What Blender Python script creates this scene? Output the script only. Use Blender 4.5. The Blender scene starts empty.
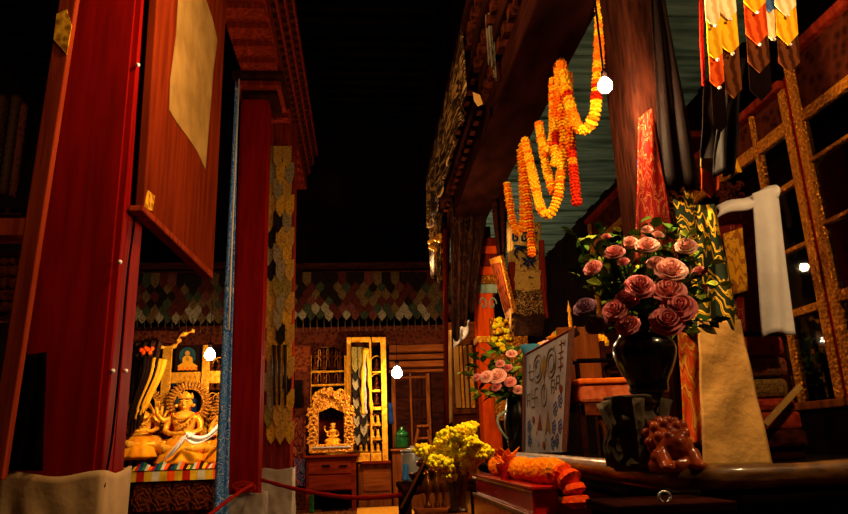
import bpy, bmesh, math, random
from mathutils import Vector, Matrix
R = random.Random(7)
C = bpy.context.scene.collection
# ------------------------------------------------------------------ camera model
F, CX, CY, H = 689.0, 424.0, 257.0, 0.95
YD = Vector((364-CX, CY-450, -F)).normalized()
ZD = Vector((333-CX, CY+2230, -F)).normalized()
ZD = (ZD - YD*ZD.dot(YD)).normalized()
XD = YD.cross(ZD)
def P(px, py, Y=None, X=None, Z=None):
    """world point seen at a pixel of the photograph, on a plane Y=, X= or Z="""
    c = Vector((px-CX, CY-py, -F))
    r = Vector((c.dot(XD), c.dot(YD), c.dot(ZD)))
    t = Y/r.y if Y is not None else (X/r.x if X is not None else (Z-H)/r.z)
    return r*t + Vector((0, 0, H))
cam = bpy.data.cameras.new('camera'); cam.sensor_width = 36; cam.lens = F/848*36; cam.clip_start = .05
co = bpy.data.objects.new('camera', cam); C.objects.link(co)
rot = Matrix((XD, YD, ZD))          # rows: world axes in camera space -> camera-to-world
co.matrix_world = Matrix.Translation((0, 0, H)) @ rot.to_4x4()
bpy.context.scene.camera = co
# ------------------------------------------------------------------ materials
def hexc(h):
    h = h.lstrip('#'); v = [int(h[i:i+2], 16)/255 for i in (0, 2, 4)]
    return tuple((x/12.92 if x <= .04045 else ((x+.055)/1.055)**2.4) for x in v) + (1,)
def nodes(name):
    m = bpy.data.materials.new(name); m.use_nodes = True
    return m, m.node_tree.nodes, m.node_tree.links, m.node_tree.nodes['Principled BSDF']
def mat(name, col, col2=None, rough=.6, metal=0., scale=6., bump=.15, bscale=None, spec=0, stretch=(1, 1, 1), detail=6, sheen=0, trans=0, kind='noise', lo=.35, hi=.65, coat=0, coord='Object'):
    m, n, l, b = nodes(name)
    tc = n.new('ShaderNodeTexCoord'); mp = n.new('ShaderNodeMapping'); mp.inputs['Scale'].default_value = stretch
    l.new(tc.outputs[coord], mp.inputs[0])
    if kind == 'noise':
        t = n.new('ShaderNodeTexNoise'); t.inputs['Scale'].default_value = scale; t.inputs['Detail'].default_value = detail; fac = t.outputs['Fac']
    elif kind == 'voro':
        t = n.new('ShaderNodeTexVoronoi'); t.inputs['Scale'].default_value = scale; fac = t.outputs['Distance']
    else:
        t = n.new('ShaderNodeTexWave'); t.inputs['Scale'].default_value = scale; t.inputs['Distortion'].default_value = 9; t.inputs['Detail'].default_value = 3; fac = t.outputs['Fac']
    l.new(mp.outputs[0], t.inputs['Vector'])
    r = n.new('ShaderNodeValToRGB'); r.color_ramp.elements[0].position = lo; r.color_ramp.elements[1].position = hi
    c1 = hexc(col); c2 = hexc(col2) if col2 else tuple(x*.55 for x in c1[:3]) + (1,)
    r.color_ramp.elements[0].color = c2; r.color_ramp.elements[1].color = c1
    l.new(fac, r.inputs[0]); l.new(r.outputs[0], b.inputs['Base Color'])
    b.inputs['Roughness'].default_value = rough; b.inputs['Metallic'].default_value = metal
    b.inputs['Specular IOR Level'].default_value = spec
    if coat: b.inputs['Coat Weight'].default_value = coat; b.inputs['Coat Roughness'].default_value = .12
    if sheen: b.inputs['Sheen Weight'].default_value = sheen
    if trans: b.inputs['Transmission Weight'].default_value = trans
    if bump:
        t2 = t
        f2 = fac
        if bscale:
            t2 = n.new('ShaderNodeTexNoise'); t2.inputs['Scale'].default_value = bscale; t2.inputs['Detail'].default_value = 4
            l.new(mp.outputs[0], t2.inputs['Vector']); f2 = t2.outputs['Fac']
        bp = n.new('ShaderNodeBump'); bp.inputs['Strength'].default_value = bump; bp.inputs['Distance'].default_value = .02
        l.new(f2, bp.inputs['Height']); l.new(bp.outputs[0], b.inputs['Normal'])
    return m
def brocade(name, cols, scale=8, coord='UV', stretch=(1, 1, 1), dist=.6, rough=.55, stops=None, metal=0, vor=True):
    """woven silk: swirling figure in several thread colours"""
    m, n, l, b = nodes(name)
    tc = n.new('ShaderNodeTexCoord'); mp = n.new('ShaderNodeMapping'); mp.inputs['Scale'].default_value = stretch
    l.new(tc.outputs[coord], mp.inputs[0])
    nz = n.new('ShaderNodeTexNoise'); nz.inputs['Scale'].default_value = scale*.6; nz.inputs['Detail'].default_value = 2
    l.new(mp.outputs[0], nz.inputs['Vector'])
    mx = n.new('ShaderNodeMixRGB'); mx.blend_type = 'ADD'; mx.inputs[0].default_value = dist
    l.new(mp.outputs[0], mx.inputs[1]); l.new(nz.outputs['Color'], mx.inputs[2])
    if vor:
        v = n.new('ShaderNodeTexVoronoi'); v.inputs['Scale'].default_value = scale; o = v.outputs['Distance']
    else:
        v = n.new('ShaderNodeTexWave'); v.wave_type = 'RINGS'; v.inputs['Scale'].default_value = scale*.25; v.inputs['Distortion'].default_value = 14; v.inputs['Detail'].default_value = 1.5; v.inputs['Detail Scale'].default_value = 1.2; o = v.outputs['Fac']
    l.new(mx.outputs[0], v.inputs['Vector'])
    r = n.new('ShaderNodeValToRGB'); r.color_ramp.interpolation = 'CONSTANT'
    k = len(cols)
    while len(r.color_ramp.elements) < k: r.color_ramp.elements.new(.5)
    for i, c in enumerate(cols):
        r.color_ramp.elements[i].position = (stops[i] if stops else i/k*.95); r.color_ramp.elements[i].color = hexc(c)
    l.new(o, r.inputs[0]); l.new(r.outputs[0], b.inputs['Base Color'])
    b.inputs['Roughness'].default_value = rough; b.inputs['Metallic'].default_value = metal; b.inputs['Specular IOR Level'].default_value = .03
    return m
def emit(name, col, s):
    m, n, l, b = nodes(name)
    b.inputs['Base Color'].default_value = col; b.inputs['Emission Color'].default_value = col; b.inputs['Emission Strength'].default_value = s
    return m
def glassm(name, tint='#ffffff', rough=.02, tr=.9):
    m, n, l, b = nodes(name)
    t = n.new('ShaderNodeBsdfTransparent'); t.inputs[0].default_value = hexc(tint)
    g = n.new('ShaderNodeBsdfGlossy'); g.inputs['Roughness'].default_value = rough
    mix = n.new('ShaderNodeMixShader'); fr = n.new('ShaderNodeFresnel'); fr.inputs[0].default_value = 1.45
    l.new(fr.outputs[0], mix.inputs[0]); l.new(t.outputs[0], mix.inputs[1]); l.new(g.outputs[0], mix.inputs[2])
    l.new(mix.outputs[0], n['Material Output'].inputs[0])
    return m
WARM = (1.0, .62, .28, 1)
M = dict(
 red=mat('red_paint', '#800a05', '#660704', rough=.5, scale=3, stretch=(6, 6, .6), bump=.06, spec=.01),
 brownred=mat('brown_red_paint', '#7a2412', '#531309', rough=.5, scale=4, stretch=(5, 5, .5), bump=.1),
 plank=mat('plank_red', '#8a3216', '#68200e', rough=.6, scale=3, stretch=(6, 6, .5)),
 darkwood=mat('dark_wood', '#2e110a', '#170805', rough=.75, scale=5, stretch=(1, .4, 4)),
 carved=mat('carved_wood', '#431a0d', '#1f0a05', rough=.5, kind='voro', scale=15, bump=.9, lo=.1, hi=.6),
 carvedfine=mat('carved_wood_fine', '#5c2610', '#2a0e05', rough=.45, kind='voro', scale=16, bump=.9, lo=.1, hi=.6),
 blackwood=mat('black_wood', '#100907', '#070404', rough=.6, scale=5),
 lacquer=mat('black_lacquer', '#120b08', '#060404', rough=.3, scale=6, bump=.12, spec=.3, coat=.5),
 lipwood=mat('polished_brown_wood', '#8a5c26', '#4c2c10', rough=.42, scale=5, stretch=(2, 2, 6), bump=.25, spec=.3, coat=.5),
 darkbr2=mat('deep_brown_wood', '#2c120a', '#160805', rough=.8, scale=7, stretch=(4, 4, .7), bump=.4),  # very dark brown wood with streaky tone
 cloth_black=brocade('black_figured_cloth', ['#060303', '#0d0605', '#080404', '#120906'], 14, dist=.5),
 bluedk=brocade('dark_blue_print', ['#16244c', '#4c4a5c', '#101a3c', '#7c3a3a', '#1c2c58'], 3, dist=.6),
 reddk=brocade('dark_red_print', ['#4c160e', '#6a2a18', '#3c100a', '#7a3c24'], 4, dist=.6),
 border=mat('faded_red_border', '#7c4a3c', '#5c4434', rough=.85, kind='voro', scale=26, lo=.1, hi=.5, bump=.1),
 silkblack=mat('near_black_silk', '#140a07', '#0a0504', rough=.8),  # plain near-black silk
 yel2=mat('golden_blossom', '#f8d020', '#e8b414', rough=.7, scale=30, bump=.3),
 chest=mat('red_chest', '#6a1f0b', '#4a1307', rough=.4, scale=4, stretch=(.6, 5, 5), bump=.08),
 redbox=mat('red_lacquer', '#c21a0e', '#a0140a', rough=.22, scale=4, bump=.04, spec=.3, coat=.5),
 wood=mat('brown_wood', '#6e3814', '#4a220b', rough=.45, scale=4, stretch=(5, 5, .6), bump=.1),
 woodx=mat('brown_wood_wide', '#7a3d18', '#522409', rough=.45, scale=4, stretch=(.6, 5, 5), bump=.1),
 gold=mat('gilt_paint', '#f0a830', '#c47a18', rough=.32, metal=.35, scale=14, bump=.5, bscale=30),
 golddull=mat('gilt_carving', '#c8812a', '#6d3510', rough=.36, metal=.3, kind='voro', scale=30, bump=1.0, lo=.05, hi=.5),
 giltframe=mat('gilt_frame', '#a5621a', '#6c360b', rough=.3, metal=.35, kind='voro', scale=40, bump=.7, lo=.05, hi=.55),
 statue=mat('gilt_statue', '#ffb838', '#d08618', rough=.34, metal=.3, scale=10, bump=.1),
 bronze=mat('dark_bronze', '#6b2f14', '#2c1007', rough=.3, metal=.5, kind='voro', scale=14, bump=.6, lo=.1, hi=.6),
 robe=mat('yellow_silk', '#f0a41a', '#d0700e', rough=.5, scale=5, bump=.3),
 beige=mat('beige_cloth', '#b59468', '#967448', rough=.85, scale=3, bump=.35, bscale=9, sheen=.1),
 beige2=mat('ochre_cloth', '#c9994f', '#a97a38', rough=.85, scale=3.5, bump=.5, bscale=12, sheen=.1),
 white=mat('white_silk', '#f6eee6', '#e4dad0', rough=.6, scale=5, bump=.25, bscale=12, sheen=.1),
 greycloth=mat('grey_white_cloth', '#b3a594', '#8d7c6b', rough=.85, scale=4, bump=.4, bscale=10),
 paper=mat('torn_paper', '#94713c', '#7c5c2c', rough=.8, scale=4, bump=.05),
 yellowpaper=mat('yellow_paper', '#d69a28', '#8c5a12', rough=.7, kind='voro', scale=24, bump=.1),
 board=mat('red_board', '#6c230a', '#521806', rough=.6, scale=3, stretch=(5, 5, .6), bump=.05),
 floor=mat('floor_boards', '#5a3216', '#371a0a', rough=.45, scale=3, stretch=(6, .6, 1), bump=.1),
 mat_=mat('straw_mat', '#c98a2c', '#a8681a', rough=.7, scale=30, bump=.3),
 wall=mat('dark_red_plaster', '#4a140c', '#2c0b07', rough=.8, scale=2, bump=.1),
 wallb=mat('darkened_plaster', '#100806', '#080504', rough=.9, scale=2, bump=.1),  # darkness of the unlit walls put into the base colour
 ceil=mat('darkened_ceiling', '#090706', '#050404', rough=.8, scale=3, stretch=(.5, 4, 1)),  # near-black base colour stands in for the ceiling being unlit
 ceilblue=mat('teal_boards', '#688684', '#3c5654', rough=.6, scale=3, stretch=(.5, 4, 1), bump=.15),
 cable=mat('black_cable', '#0b0808', rough=.5, bump=0),
 rope=mat('red_rope', '#b32416', '#7d130b', rough=.7, scale=30, stretch=(4, 4, 4), bump=.3),
 steel=mat('steel', '#d8d6d2', '#a8a6a2', rough=.3, metal=.45, scale=5, bump=.02),
 brass=mat('brass', '#8c5618', '#5a300a', rough=.25, metal=.8, scale=8, bump=.1),
 greenp=mat('green_glaze', '#124c1e', '#082810', rough=.2, scale=5, bump=.02, spec=.3, coat=.4),
 bluec=mat('blue_cloth', '#152c5c', '#0b1c40', rough=.8, scale=6),
 bluerag=mat('pale_blue_cloth', '#4a7fb8', '#2c5a94', rough=.8, scale=6),
 orange=mat('orange_paint', '#f4580e', '#d84008', rough=.4, scale=4, stretch=(4, 4, .8), bump=.05),
 cushion=mat('orange_cushion', '#f07820', '#d85a12', rough=.8, scale=20, bump=.2),
 pinkish=mat('salmon_cloth', '#d06a3c', '#aa4a26', rough=.85, scale=24, bump=.3),
 carpet1=mat('red_carpet', '#a83c1c', '#7c2210', rough=.9, scale=24, bump=.5),
 carpet2=brocade('dark_carpet', ['#5c2c18', '#84401f', '#4a2a18', '#6c4822'], 22, 'Object', dist=.4),
 carpet3=brocade('olive_carpet', ['#745024', '#4c3a1c', '#86602c', '#5c3c1c'], 26, 'Object', dist=.4),
 blackglz=mat('black_glaze', '#0b0908', '#060505', rough=.22, scale=8, bump=.05, spec=.3, coat=.35),
 greyst=mat('grey_carving', '#5c5040', '#2c241a', rough=.45, kind='voro', scale=18, bump=.9, lo=.1, hi=.6),
 lion=mat('orange_brown_carving', '#c4561c', '#7c2a0c', rough=.28, scale=9, bump=.2, spec=.3, coat=.3),
 leaf=mat('leaf', '#567a28', '#365418', rough=.55, scale=12, bump=.05),
 leafdk=mat('dark_leaf', '#2a4418', '#182a0c', rough=.5, scale=12, bump=.05),
 leaflt=mat('pale_leaf', '#a0ac3c', '#74882a', rough=.55, scale=12, bump=.05),
 stem=mat('stem', '#35471c', rough=.6, bump=0),
 rose=mat('rose_petal', '#f8a89c', '#e88880', rough=.6, scale=9, bump=.05, sheen=.1),
 rosedk=mat('rose_petal_deep', '#e88a84', '#d06a6a', rough=.6, scale=9, bump=.05, sheen=.1),
 roselt=mat('rose_petal_pale', '#ffccb4', '#f8aca0', rough=.6, scale=9, bump=.05, sheen=.1),
 mauve=mat('mauve_petal', '#a87c8c', '#8a5c74', rough=.6, scale=9, bump=.05),
 mar_o=mat('marigold_orange', '#ff8412', '#f0640a', rough=.7, scale=40, bump=.5),
 mar_y=mat('marigold_yellow', '#ffc424', '#f8a010', rough=.7, scale=40, bump=.5),
 mar_r=mat('marigold_red', '#cc2c0c', '#a01c08', rough=.7, scale=40, bump=.5),
 yel=mat('yellow_blossom', '#fff22a', '#f4dc16', rough=.7, scale=30, bump=.4),
 twig=mat('twig', '#3a2c14', rough=.7, bump=0),
 crystal=mat('cut_glass', '#a8a49c', '#5c5a54', rough=.1, spec=.5, trans=.35, scale=10, bump=0),
 glass=glassm('pane_glass'),
 bulb=emit('bulb_glow', (1, .74, .42, 1), 200),
 greenbr=brocade('green_yellow_silk', ['#20281a', '#20281a', '#c8941c', '#26301e', '#d8a624', '#2a2c14'], 5, stops=[0, .2, .34, .5, .6, .8], vor=False, dist=.5),
 redbr=brocade('red_dragon_silk', ['#5c0c06', '#701008', '#7c5434', '#660e07', '#7c1509', '#805c30', '#5c0c06'], 7, stops=[0, .2, .36, .45, .6, .74, .83], vor=False, dist=.5),
 orbr=brocade('orange_silk', ['#c84010', '#a87c20', '#d85a16', '#8a7a28', '#b82c0c', '#d0902c'], 4, stops=[0, .2, .3, .55, .62, .85], vor=False, dist=.5),
 yelbr=brocade('yellow_silk_figured', ['#d8941a', '#d8941a', '#4a2c10', '#dca028', '#a05a18'], 5, stops=[0, .3, .5, .56, .8], vor=False, dist=.4),
 bluebr=brocade('blue_white_silk', ['#4a8ad4', '#8cb4e4', '#4484d8', '#d0dcec', '#3c78cc'], 9, stops=[0, .25, .4, .62, .7], dist=.5),
 bluelong=brocade('blue_white_long_silk', ['#4a8ad4', '#8cb4e4', '#4484d8', '#d0dcec', '#3c78cc'], 5, stretch=(.5, 12, 1), stops=[0, .25, .4, .62, .7], dist=.5),
 darkbr=brocade('dark_silk', ['#140a08', '#2a140c', '#1a0c08', '#3c2012', '#120906'], 9, dist=.6),
 emb=brocade('embroidered_ground', ['#a8843c', '#a8843c', '#7c5424', '#b08c48', '#3a2a18'], 7, stops=[0, .2, .5, .56, .8], dist=.5),
 floral=brocade('dark_floral', ['#2a1a12', '#8a6a3a', '#2c1a10', '#20140e', '#a07840'], 12, stops=[0, .12, .2, .5, .62], dist=.5),
 prayer=mat('painted_cotton', '#bdb9c0', '#9a96a0', rough=.85, scale=5, bump=.1),
 blueink=mat('blue_ink', '#5468a4', rough=.8, bump=0), redink=mat('red_ink', '#8e4a38', rough=.8, bump=0),
 greyink=mat('grey_ink', '#84807c', rough=.8, bump=0), goldink=mat('ochre_ink', '#9c7c44', rough=.8, bump=0),
 navy=mat('navy_thread', '#1c2c4c', rough=.8, bump=0),
 teal=mat('teal_paint', '#2c4a4a', '#162a2c', rough=.6, scale=6), skin=mat('painted_skin', '#d08a3c', rough=.6, bump=0),
 whiteg=mat('pale_green_glaze', '#a8b8a0', '#7c8c78', rough=.3, scale=10),
 cobalt=mat('blue_bowl', '#4a90b0', rough=.4, bump=0),
)
SC = [mat('tongue_'+k, a, b_, rough=.75, kind='voro', scale=26, bump=.3, lo=.1, hi=.6) for k, a, b_ in (
 ('crimson', '#34130e', '#200a07'), ('green', '#26281a', '#171a10'), ('ochre', '#46321c', '#2c1e10'), ('cream', '#655842', '#443829'), ('black', '#140c09', '#0b0705'), ('rose', '#44201a', '#2a120e'))]
SG = [mat('scale_'+k, a, b_, rough=.6, kind='voro', scale=26, bump=.3, lo=.1, hi=.6) for k, a, b_ in (
 ('tan', '#a87c34', '#7c5620'), ('gold', '#b88828', '#8c5f16'), ('grey', '#847254', '#5f5038'), ('black', '#1f1a16', '#100c0a'), ('olive', '#7c6830', '#57471c'))]
TB = [mat('silk_'+k, a, b_, rough=.42, kind='wave', scale=6, bump=.2, lo=.2, hi=.7) for k, a, b_ in (
 ('yellow', '#e8b020', '#c88812'), ('orange', '#d8541a', '#a8300c'), ('cream', '#e8d8a8', '#d0b070'), ('red', '#8c2010', '#5a1008'), ('blue', '#3c5a8c', '#24406c'), ('brown', '#5c3018', '#341808'))]
# ------------------------------------------------------------------ mesh builder
WO = {}
class MB:
    def __init__(s): s.v = []; s.f = []; s.mi = []; s.uv = []; s.cur = 0
    def add(s, vs, fs, uvs=None):
        o = len(s.v); s.v += [Vector(v) for v in vs]
        for k, f in enumerate(fs):
            s.f.append([i+o for i in f]); s.mi.append(s.cur); s.uv.append([uvs[i] for i in f] if uvs else None)
        return s
    def box(s, x0, x1, y0, y1, z0, z1, m=None):
        vs = [(x, y, z) for z in (z0, z1) for y in (y0, y1) for x in (x0, x1)]
        if m is not None: vs = [m @ Vector(v) for v in vs]
        return s.add(vs, [(0, 2, 3, 1), (4, 5, 7, 6), (0, 1, 5, 4), (2, 6, 7, 3), (0, 4, 6, 2), (1, 3, 7, 5)])
    def hull(s, a, b):       # two rings of equal length joined, with caps
        n = len(a)
        return s.add(list(a)+list(b), [list(range(n))[::-1], [n+i for i in range(n)]] + [(i, (i+1) % n, n+(i+1) % n, n+i) for i in range(n)])
    def extr(s, poly, vec):
        v = Vector(vec); return s.hull([Vector(p) for p in poly], [Vector(p)+v for p in poly])
    def tube(s, pts, r, n=8, cap=True):
        pts = [Vector(p) for p in pts]; k = len(pts); rs = r if isinstance(r, (list, tuple)) else [r]*k
        vs = []; up = None
        for i, p in enumerate(pts):
            t = (pts[min(i+1, k-1)]-pts[max(i-1, 0)])
            t = t.normalized() if t.length > 1e-9 else Vector((0, 0, 1))
            if up is None: up = Vector((0, 0, 1)) if abs(t.z) < .9 else Vector((1, 0, 0))
            a = t.cross(up).normalized(); b = a.cross(t).normalized(); up = b
            for j in range(n):
                an = 2*math.pi*j/n; vs.append(p + (a*math.cos(an)+b*math.sin(an))*rs[i])
        fs = [(i*n+j, i*n+(j+1) % n, (i+1)*n+(j+1) % n, (i+1)*n+j) for i in range(k-1) for j in range(n)]
        if cap: fs += [list(range(n))[::-1], [(k-1)*n+j for j in range(n)]]
        return s.add(vs, fs)
    def lathe(s, prof, c=(0, 0, 0), n=20, sx=1, sy=1, wob=None):
        c = Vector(c); vs = []
        for i, (r, z) in enumerate(prof):
            for j in range(n):
                a = 2*math.pi*j/n; rr = r*(wob(a, i) if wob else 1)
                vs.append(c+Vector((rr*math.cos(a)*sx, rr*math.sin(a)*sy, z)))
        k = len(prof)
        fs = [(i*n+j, i*n+(j+1) % n, (i+1)*n+(j+1) % n, (i+1)*n+j) for i in range(k-1) for j in range(n)]
        fs += [list(range(n))[::-1], [(k-1)*n+j for j in range(n)]]
        return s.add(vs, fs)
    def ball(s, c, r, sx=1, sy=1, sz=1, n=10):
        k = max(5, n//2+2)
        return s.lathe([(max(r*math.sin(math.pi*i/k), r*.02)*1, -r*sz*math.cos(math.pi*i/k)) for i in range(k+1)], c, n, sx, sy)
    def sheet(s, fn, nu, nv):
        vs = [fn(u/nu, v/nv) for v in range(nv+1) for u in range(nu+1)]
        uv = [(u/nu, v/nv) for v in range(nv+1) for u in range(nu+1)]
        w = nu+1
        return s.add(vs, [(v*w+u, v*w+u+1, (v+1)*w+u+1, (v+1)*w+u) for v in range(nv) for u in range(nu)], uv)
    def build(s, name, mats, parent=None, smooth=False, bevel=0, solid=0, sub=0, remesh=0, origin=None, uvscale=None):
        me = bpy.data.meshes.new(name)
        if origin is None:
            lo = Vector([min(v[i] for v in s.v) for i in range(3)]); hi = Vector([max(v[i] for v in s.v) for i in range(3)])
            origin = Vector(((lo.x+hi.x)/2, (lo.y+hi.y)/2, lo.z))
        origin = Vector(origin)
        me.from_pydata([tuple(v-origin) for v in s.v], [], s.f)
        for m in (mats if isinstance(mats, list) else [mats]): me.materials.append(m)
        for p, i in zip(me.polygons, s.mi): p.material_index = i
        if any(u is not None for u in s.uv):
            ul = me.uv_layers.new(name='uv')
            for p, u in zip(me.polygons, s.uv):
                if u:
                    for li, q in zip(p.loop_indices, u): ul.data[li].uv = q
        bm = bmesh.new(); bm.from_mesh(me); bmesh.ops.recalc_face_normals(bm, faces=bm.faces); bm.to_mesh(me); bm.free()
        if smooth:
            for p in me.polygons: p.use_smooth = True
        o = bpy.data.objects.new(name, me); C.objects.link(o)
        if parent is not None:
            o.parent = parent; o.location = origin-WO[parent.name]
        else: o.location = origin
        WO[o.name] = origin
        if remesh:
            d = o.modifiers.new('remesh', 'REMESH'); d.mode = 'VOXEL'; d.voxel_size = remesh; d.use_smooth_shade = True
        if solid:
            d = o.modifiers.new('solid', 'SOLIDIFY'); d.thickness = solid; d.offset = 0
        if bevel:
            d = o.modifiers.new('bevel', 'BEVEL'); d.width = bevel; d.segments = 2; d.limit_method = 'ANGLE'
        if sub:
            d = o.modifiers.new('sub', 'SUBSURF'); d.levels = sub; d.render_levels = sub
        return o
def tag(o, label, cat, group=None, kind=None):
    o['label'] = label; o['category'] = cat
    if group: o['group'] = group
    if kind: o['kind'] = kind
    return o
def thing(name, label, cat, loc, group=None, kind=None):
    o = bpy.data.objects.new(name, None); C.objects.link(o); o.location = Vector(loc); o.empty_display_size = .1
    WO[o.name] = Vector(loc)
    return tag(o, label, cat, group, kind)
def struct(o): o['kind'] = 'structure'; return o
def copy_tree(root, loc, rz=0, sc=1, label=None, group=None):
    def cp(o, par):
        c = o.copy(); C.objects.link(c)
        if par is not None: c.parent = par
        for ch in list(o.children): cp(ch, c)
        return c
    r = cp(root, None); r.location = Vector(loc); r.rotation_euler = (0, 0, rz); r.scale = (sc, sc, sc)
    if label: r['label'] = label
    if group: r['group'] = group
    return r
def pr(px0, py0, px1, py1, Y):
    """x0,x1,z0,z1 of a frontal rectangle seen at those pixels at depth Y"""
    mx, my = (px0+px1)/2, (py0+py1)/2
    return P(px0, my, Y).x, P(px1, my, Y).x, P(mx, py1, Y).z, P(mx, py0, Y).z
def pbox(mb, px0, py0, px1, py1, Y, d):
    x0, x1, z0, z1 = pr(px0, py0, px1, py1, Y); return mb.box(x0, x1, Y, Y+d, z0, z1)
def lerp(a, b, t): return a+(b-a)*t
def quad(a, b, c, d, f=None):
    """bilinear patch: a=top-left b=top-right c=bottom-right d=bottom-left; v runs down"""
    a, b, c, d = map(Vector, (a, b, c, d))
    def fn(u, v):
        p = lerp(lerp(a, b, u), lerp(d, c, u), v)
        return p+Vector(f(u, v)) if f else p
    return fn
def folds(amp, n, ph=0, ax=(0, 1, 0), grow=.3):
    ax = Vector(ax); return lambda u, v: ax*(amp*math.sin(u*n*2*math.pi+ph+v*1.3)*(grow+(1-grow)*v)+amp*.3*math.sin(v*9+u*5))
def smoothpts(pts, k=6):
    pts = [Vector(p) for p in pts]; out = []
    for i in range(len(pts)-1):
        p0, p1, p2, p3 = pts[max(i-1, 0)], pts[i], pts[i+1], pts[min(i+2, len(pts)-1)]
        for j in range(k):
            t = j/k
            out.append(.5*((2*p1)+(p2-p0)*t+(2*p0-5*p1+4*p2-p3)*t*t+(3*p1-p0-3*p2+p3)*t**3))
    return out+[pts[-1]]
# ================================================================== THE ROOM
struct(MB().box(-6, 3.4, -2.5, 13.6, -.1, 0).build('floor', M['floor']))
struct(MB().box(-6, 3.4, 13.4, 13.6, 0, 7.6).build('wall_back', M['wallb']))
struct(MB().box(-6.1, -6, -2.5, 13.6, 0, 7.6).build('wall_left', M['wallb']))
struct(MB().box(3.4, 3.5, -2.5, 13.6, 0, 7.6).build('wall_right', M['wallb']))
mb = MB().box(-6, 1.25, -2.5, 13.4, 7.55, 7.65)
for k in range(40):
    y = 1+k*.31; mb.box(-6, 1.25, y, y+.13, 7.4, 7.55)
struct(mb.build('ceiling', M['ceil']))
mb = MB()
for k in range(46):
    y = -.6+k*.3; mb.box(1.5, 3.4, y, y+.285, 4.3+.03*(k % 2), 4.4)
struct(mb.build('ceiling_right', M['ceilblue']))
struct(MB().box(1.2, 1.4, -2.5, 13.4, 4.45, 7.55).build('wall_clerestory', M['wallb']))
# carved beams over both rows of pillars
def beam(name, label, xo, z, sgn, y0, y1, steps, w, m1, m2):
    t = thing(name, label, 'beam', (xo, y0, z), kind='thing')
    MB().box(min(xo, xo+sgn*w), max(xo, xo+sgn*w), y0, y1, z, z+.25).build('bottom_beam', m1, t, bevel=.01)
    zz = z+.25; x = xo; inner = xo+sgn*w
    for i in range(steps):
        x2 = x-sgn*.045
        d = MB(); n = int((y1-y0)/.2)
        for k in range(n):
            y = y0+.05+k*.2; d.box(min(x2, inner), max(x2, inner), y, y+.1, zz, zz+.09)
        d.build('dentil_course', m2, t)
        x3 = x2-sgn*.03
        MB().box(min(x3, inner), max(x3, inner), y0, y1, zz+.09, zz+.2).build('moulding', m1, t, bevel=.012)
        zz += .2; x = x3
    return t
beam('carved_beam', 'dark carved beam with rows of dentils hung with marigold garlands', 1.08, 3.55, 1, 1.2, 8.5, 3, .41, M['darkwood'], M['carved'])
lb = beam('carved_beam', 'dark carved beam resting on the tall red pillars beside the hanging boards', -1.1, 6.1, -1, 1.2, 13.3, 3, .55, M['brownred'], M['carved'])
mb = MB()
for k in range(28): mb.box(-1.62, -1.12, 2.0+k*.4, 2.2+k*.4, 6.03, 6.099)
mb.build('soffit_boards', M['brownred'], lb)
# ------------------------------------------------------------------ pillars
def cornered(x0, x1, y0, y1, z0, z1, n=.035):
    pl = [(x0+n, y0), (x1-n, y0), (x1-n, y0+n*.6), (x1-n*.1, y0+n*.6), (x1, y0+n), (x1, y0+.16), (x1-.012, y0+.165), (x1-.012, y0+.18), (x1, y0+.185), (x1, y1-n), (x1-n, y1-n), (x1-n, y1), (x0+n, y1), (x0+n, y1-n), (x0, y1-n), (x0, y0+n), (x0+n, y0+n)]
    return MB().extr([(x, y, z0) for x, y in pl], (0, 0, z1-z0))
def capital(t, x0, x1, y0, y1, z, m1, m2):
    for k in range(3):
        e = .05+k*.05
        MB().box(x0-e, x1+e, y0-e*2, y1+e*2, z+k*.1, z+k*.1+.09).build('capital', m1 if k % 2 else m2, t, bevel=.015)
def wrap(name, label, x0, x1, y0, y1, z0, z1, m, amp=.012, sag=.006, seed=0):
    per = [(x0, y1), (x0, y0), (x1, y0), (x1, y1), (x0, y1)]; L = [0]
    for a, b in zip(per, per[1:]): L.append(L[-1]+math.hypot(b[0]-a[0], b[1]-a[1]))
    cx, cy = (x0+x1)/2, (y0+y1)/2
    def fn(u, v):
        s = u*L[-1]
        for i in range(4):
            if s <= L[i+1]+1e-9: break
        q = (s-L[i])/(L[i+1]-L[i]); x = per[i][0]+(per[i+1][0]-per[i][0])*q; y = per[i][1]+(per[i+1][1]-per[i][1])*q
        a = amp*(math.sin(s*23+v*5+seed)+.7*math.sin(s*41-v*9+seed))*(.25+v)
        if abs(q-.5) > .4 : a *= .5
        k = 1+(a+.02)/math.hypot(x-cx, y-cy)
        return Vector((cx+(x-cx)*k, cy+(y-cy)*k, z0+(z1-z0)*(1-v)+sag*math.sin(s*6+seed)*(1-v)+.012*math.sin(s*17+seed)*(1-v)))
    return tag(MB().sheet(fn, 72, 26).build(name, m, smooth=True, solid=.008), label, 'cloth')
t = thing('pillar', 'massive square red pillar with a beige cloth around its foot', 'pillar', (-1.5, 3.8, 0), kind='thing')
cornered(-1.72, -1.28, 3.63, 4.0, 0, 6.1).build('shaft', M['red'], t)
capital(t, -1.72, -1.28, 3.63, 4.0, 5.75, M['brownred'], M['red'])
wrap('pillar_cloth', 'beige cotton cloth wrapped around the foot of the massive red pillar', -1.73, -1.27, 3.62, 4.01, .02, .895, M['beige'])
t = thing('pillar', 'slim red pillar between blue brocade and a pillar with scaly banner', 'pillar', (-1.35, 9.1, 0), kind='thing')
cornered(P(229, 400, 8.9).x, P(260, 400, 8.9).x, 8.9, 9.28, 0, 6.1).build('shaft', M['red'], t)
capital(t, -1.6, -1.2, 8.9, 9.28, 5.75, M['brownred'], M['darkwood'])
wrap('pillar_cloth', 'grey white cloth around the foot of the slim red pillar beside blue brocade', -1.66, -1.23, 8.87, 9.3, .02, .5, M['greycloth'], seed=3)
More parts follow.
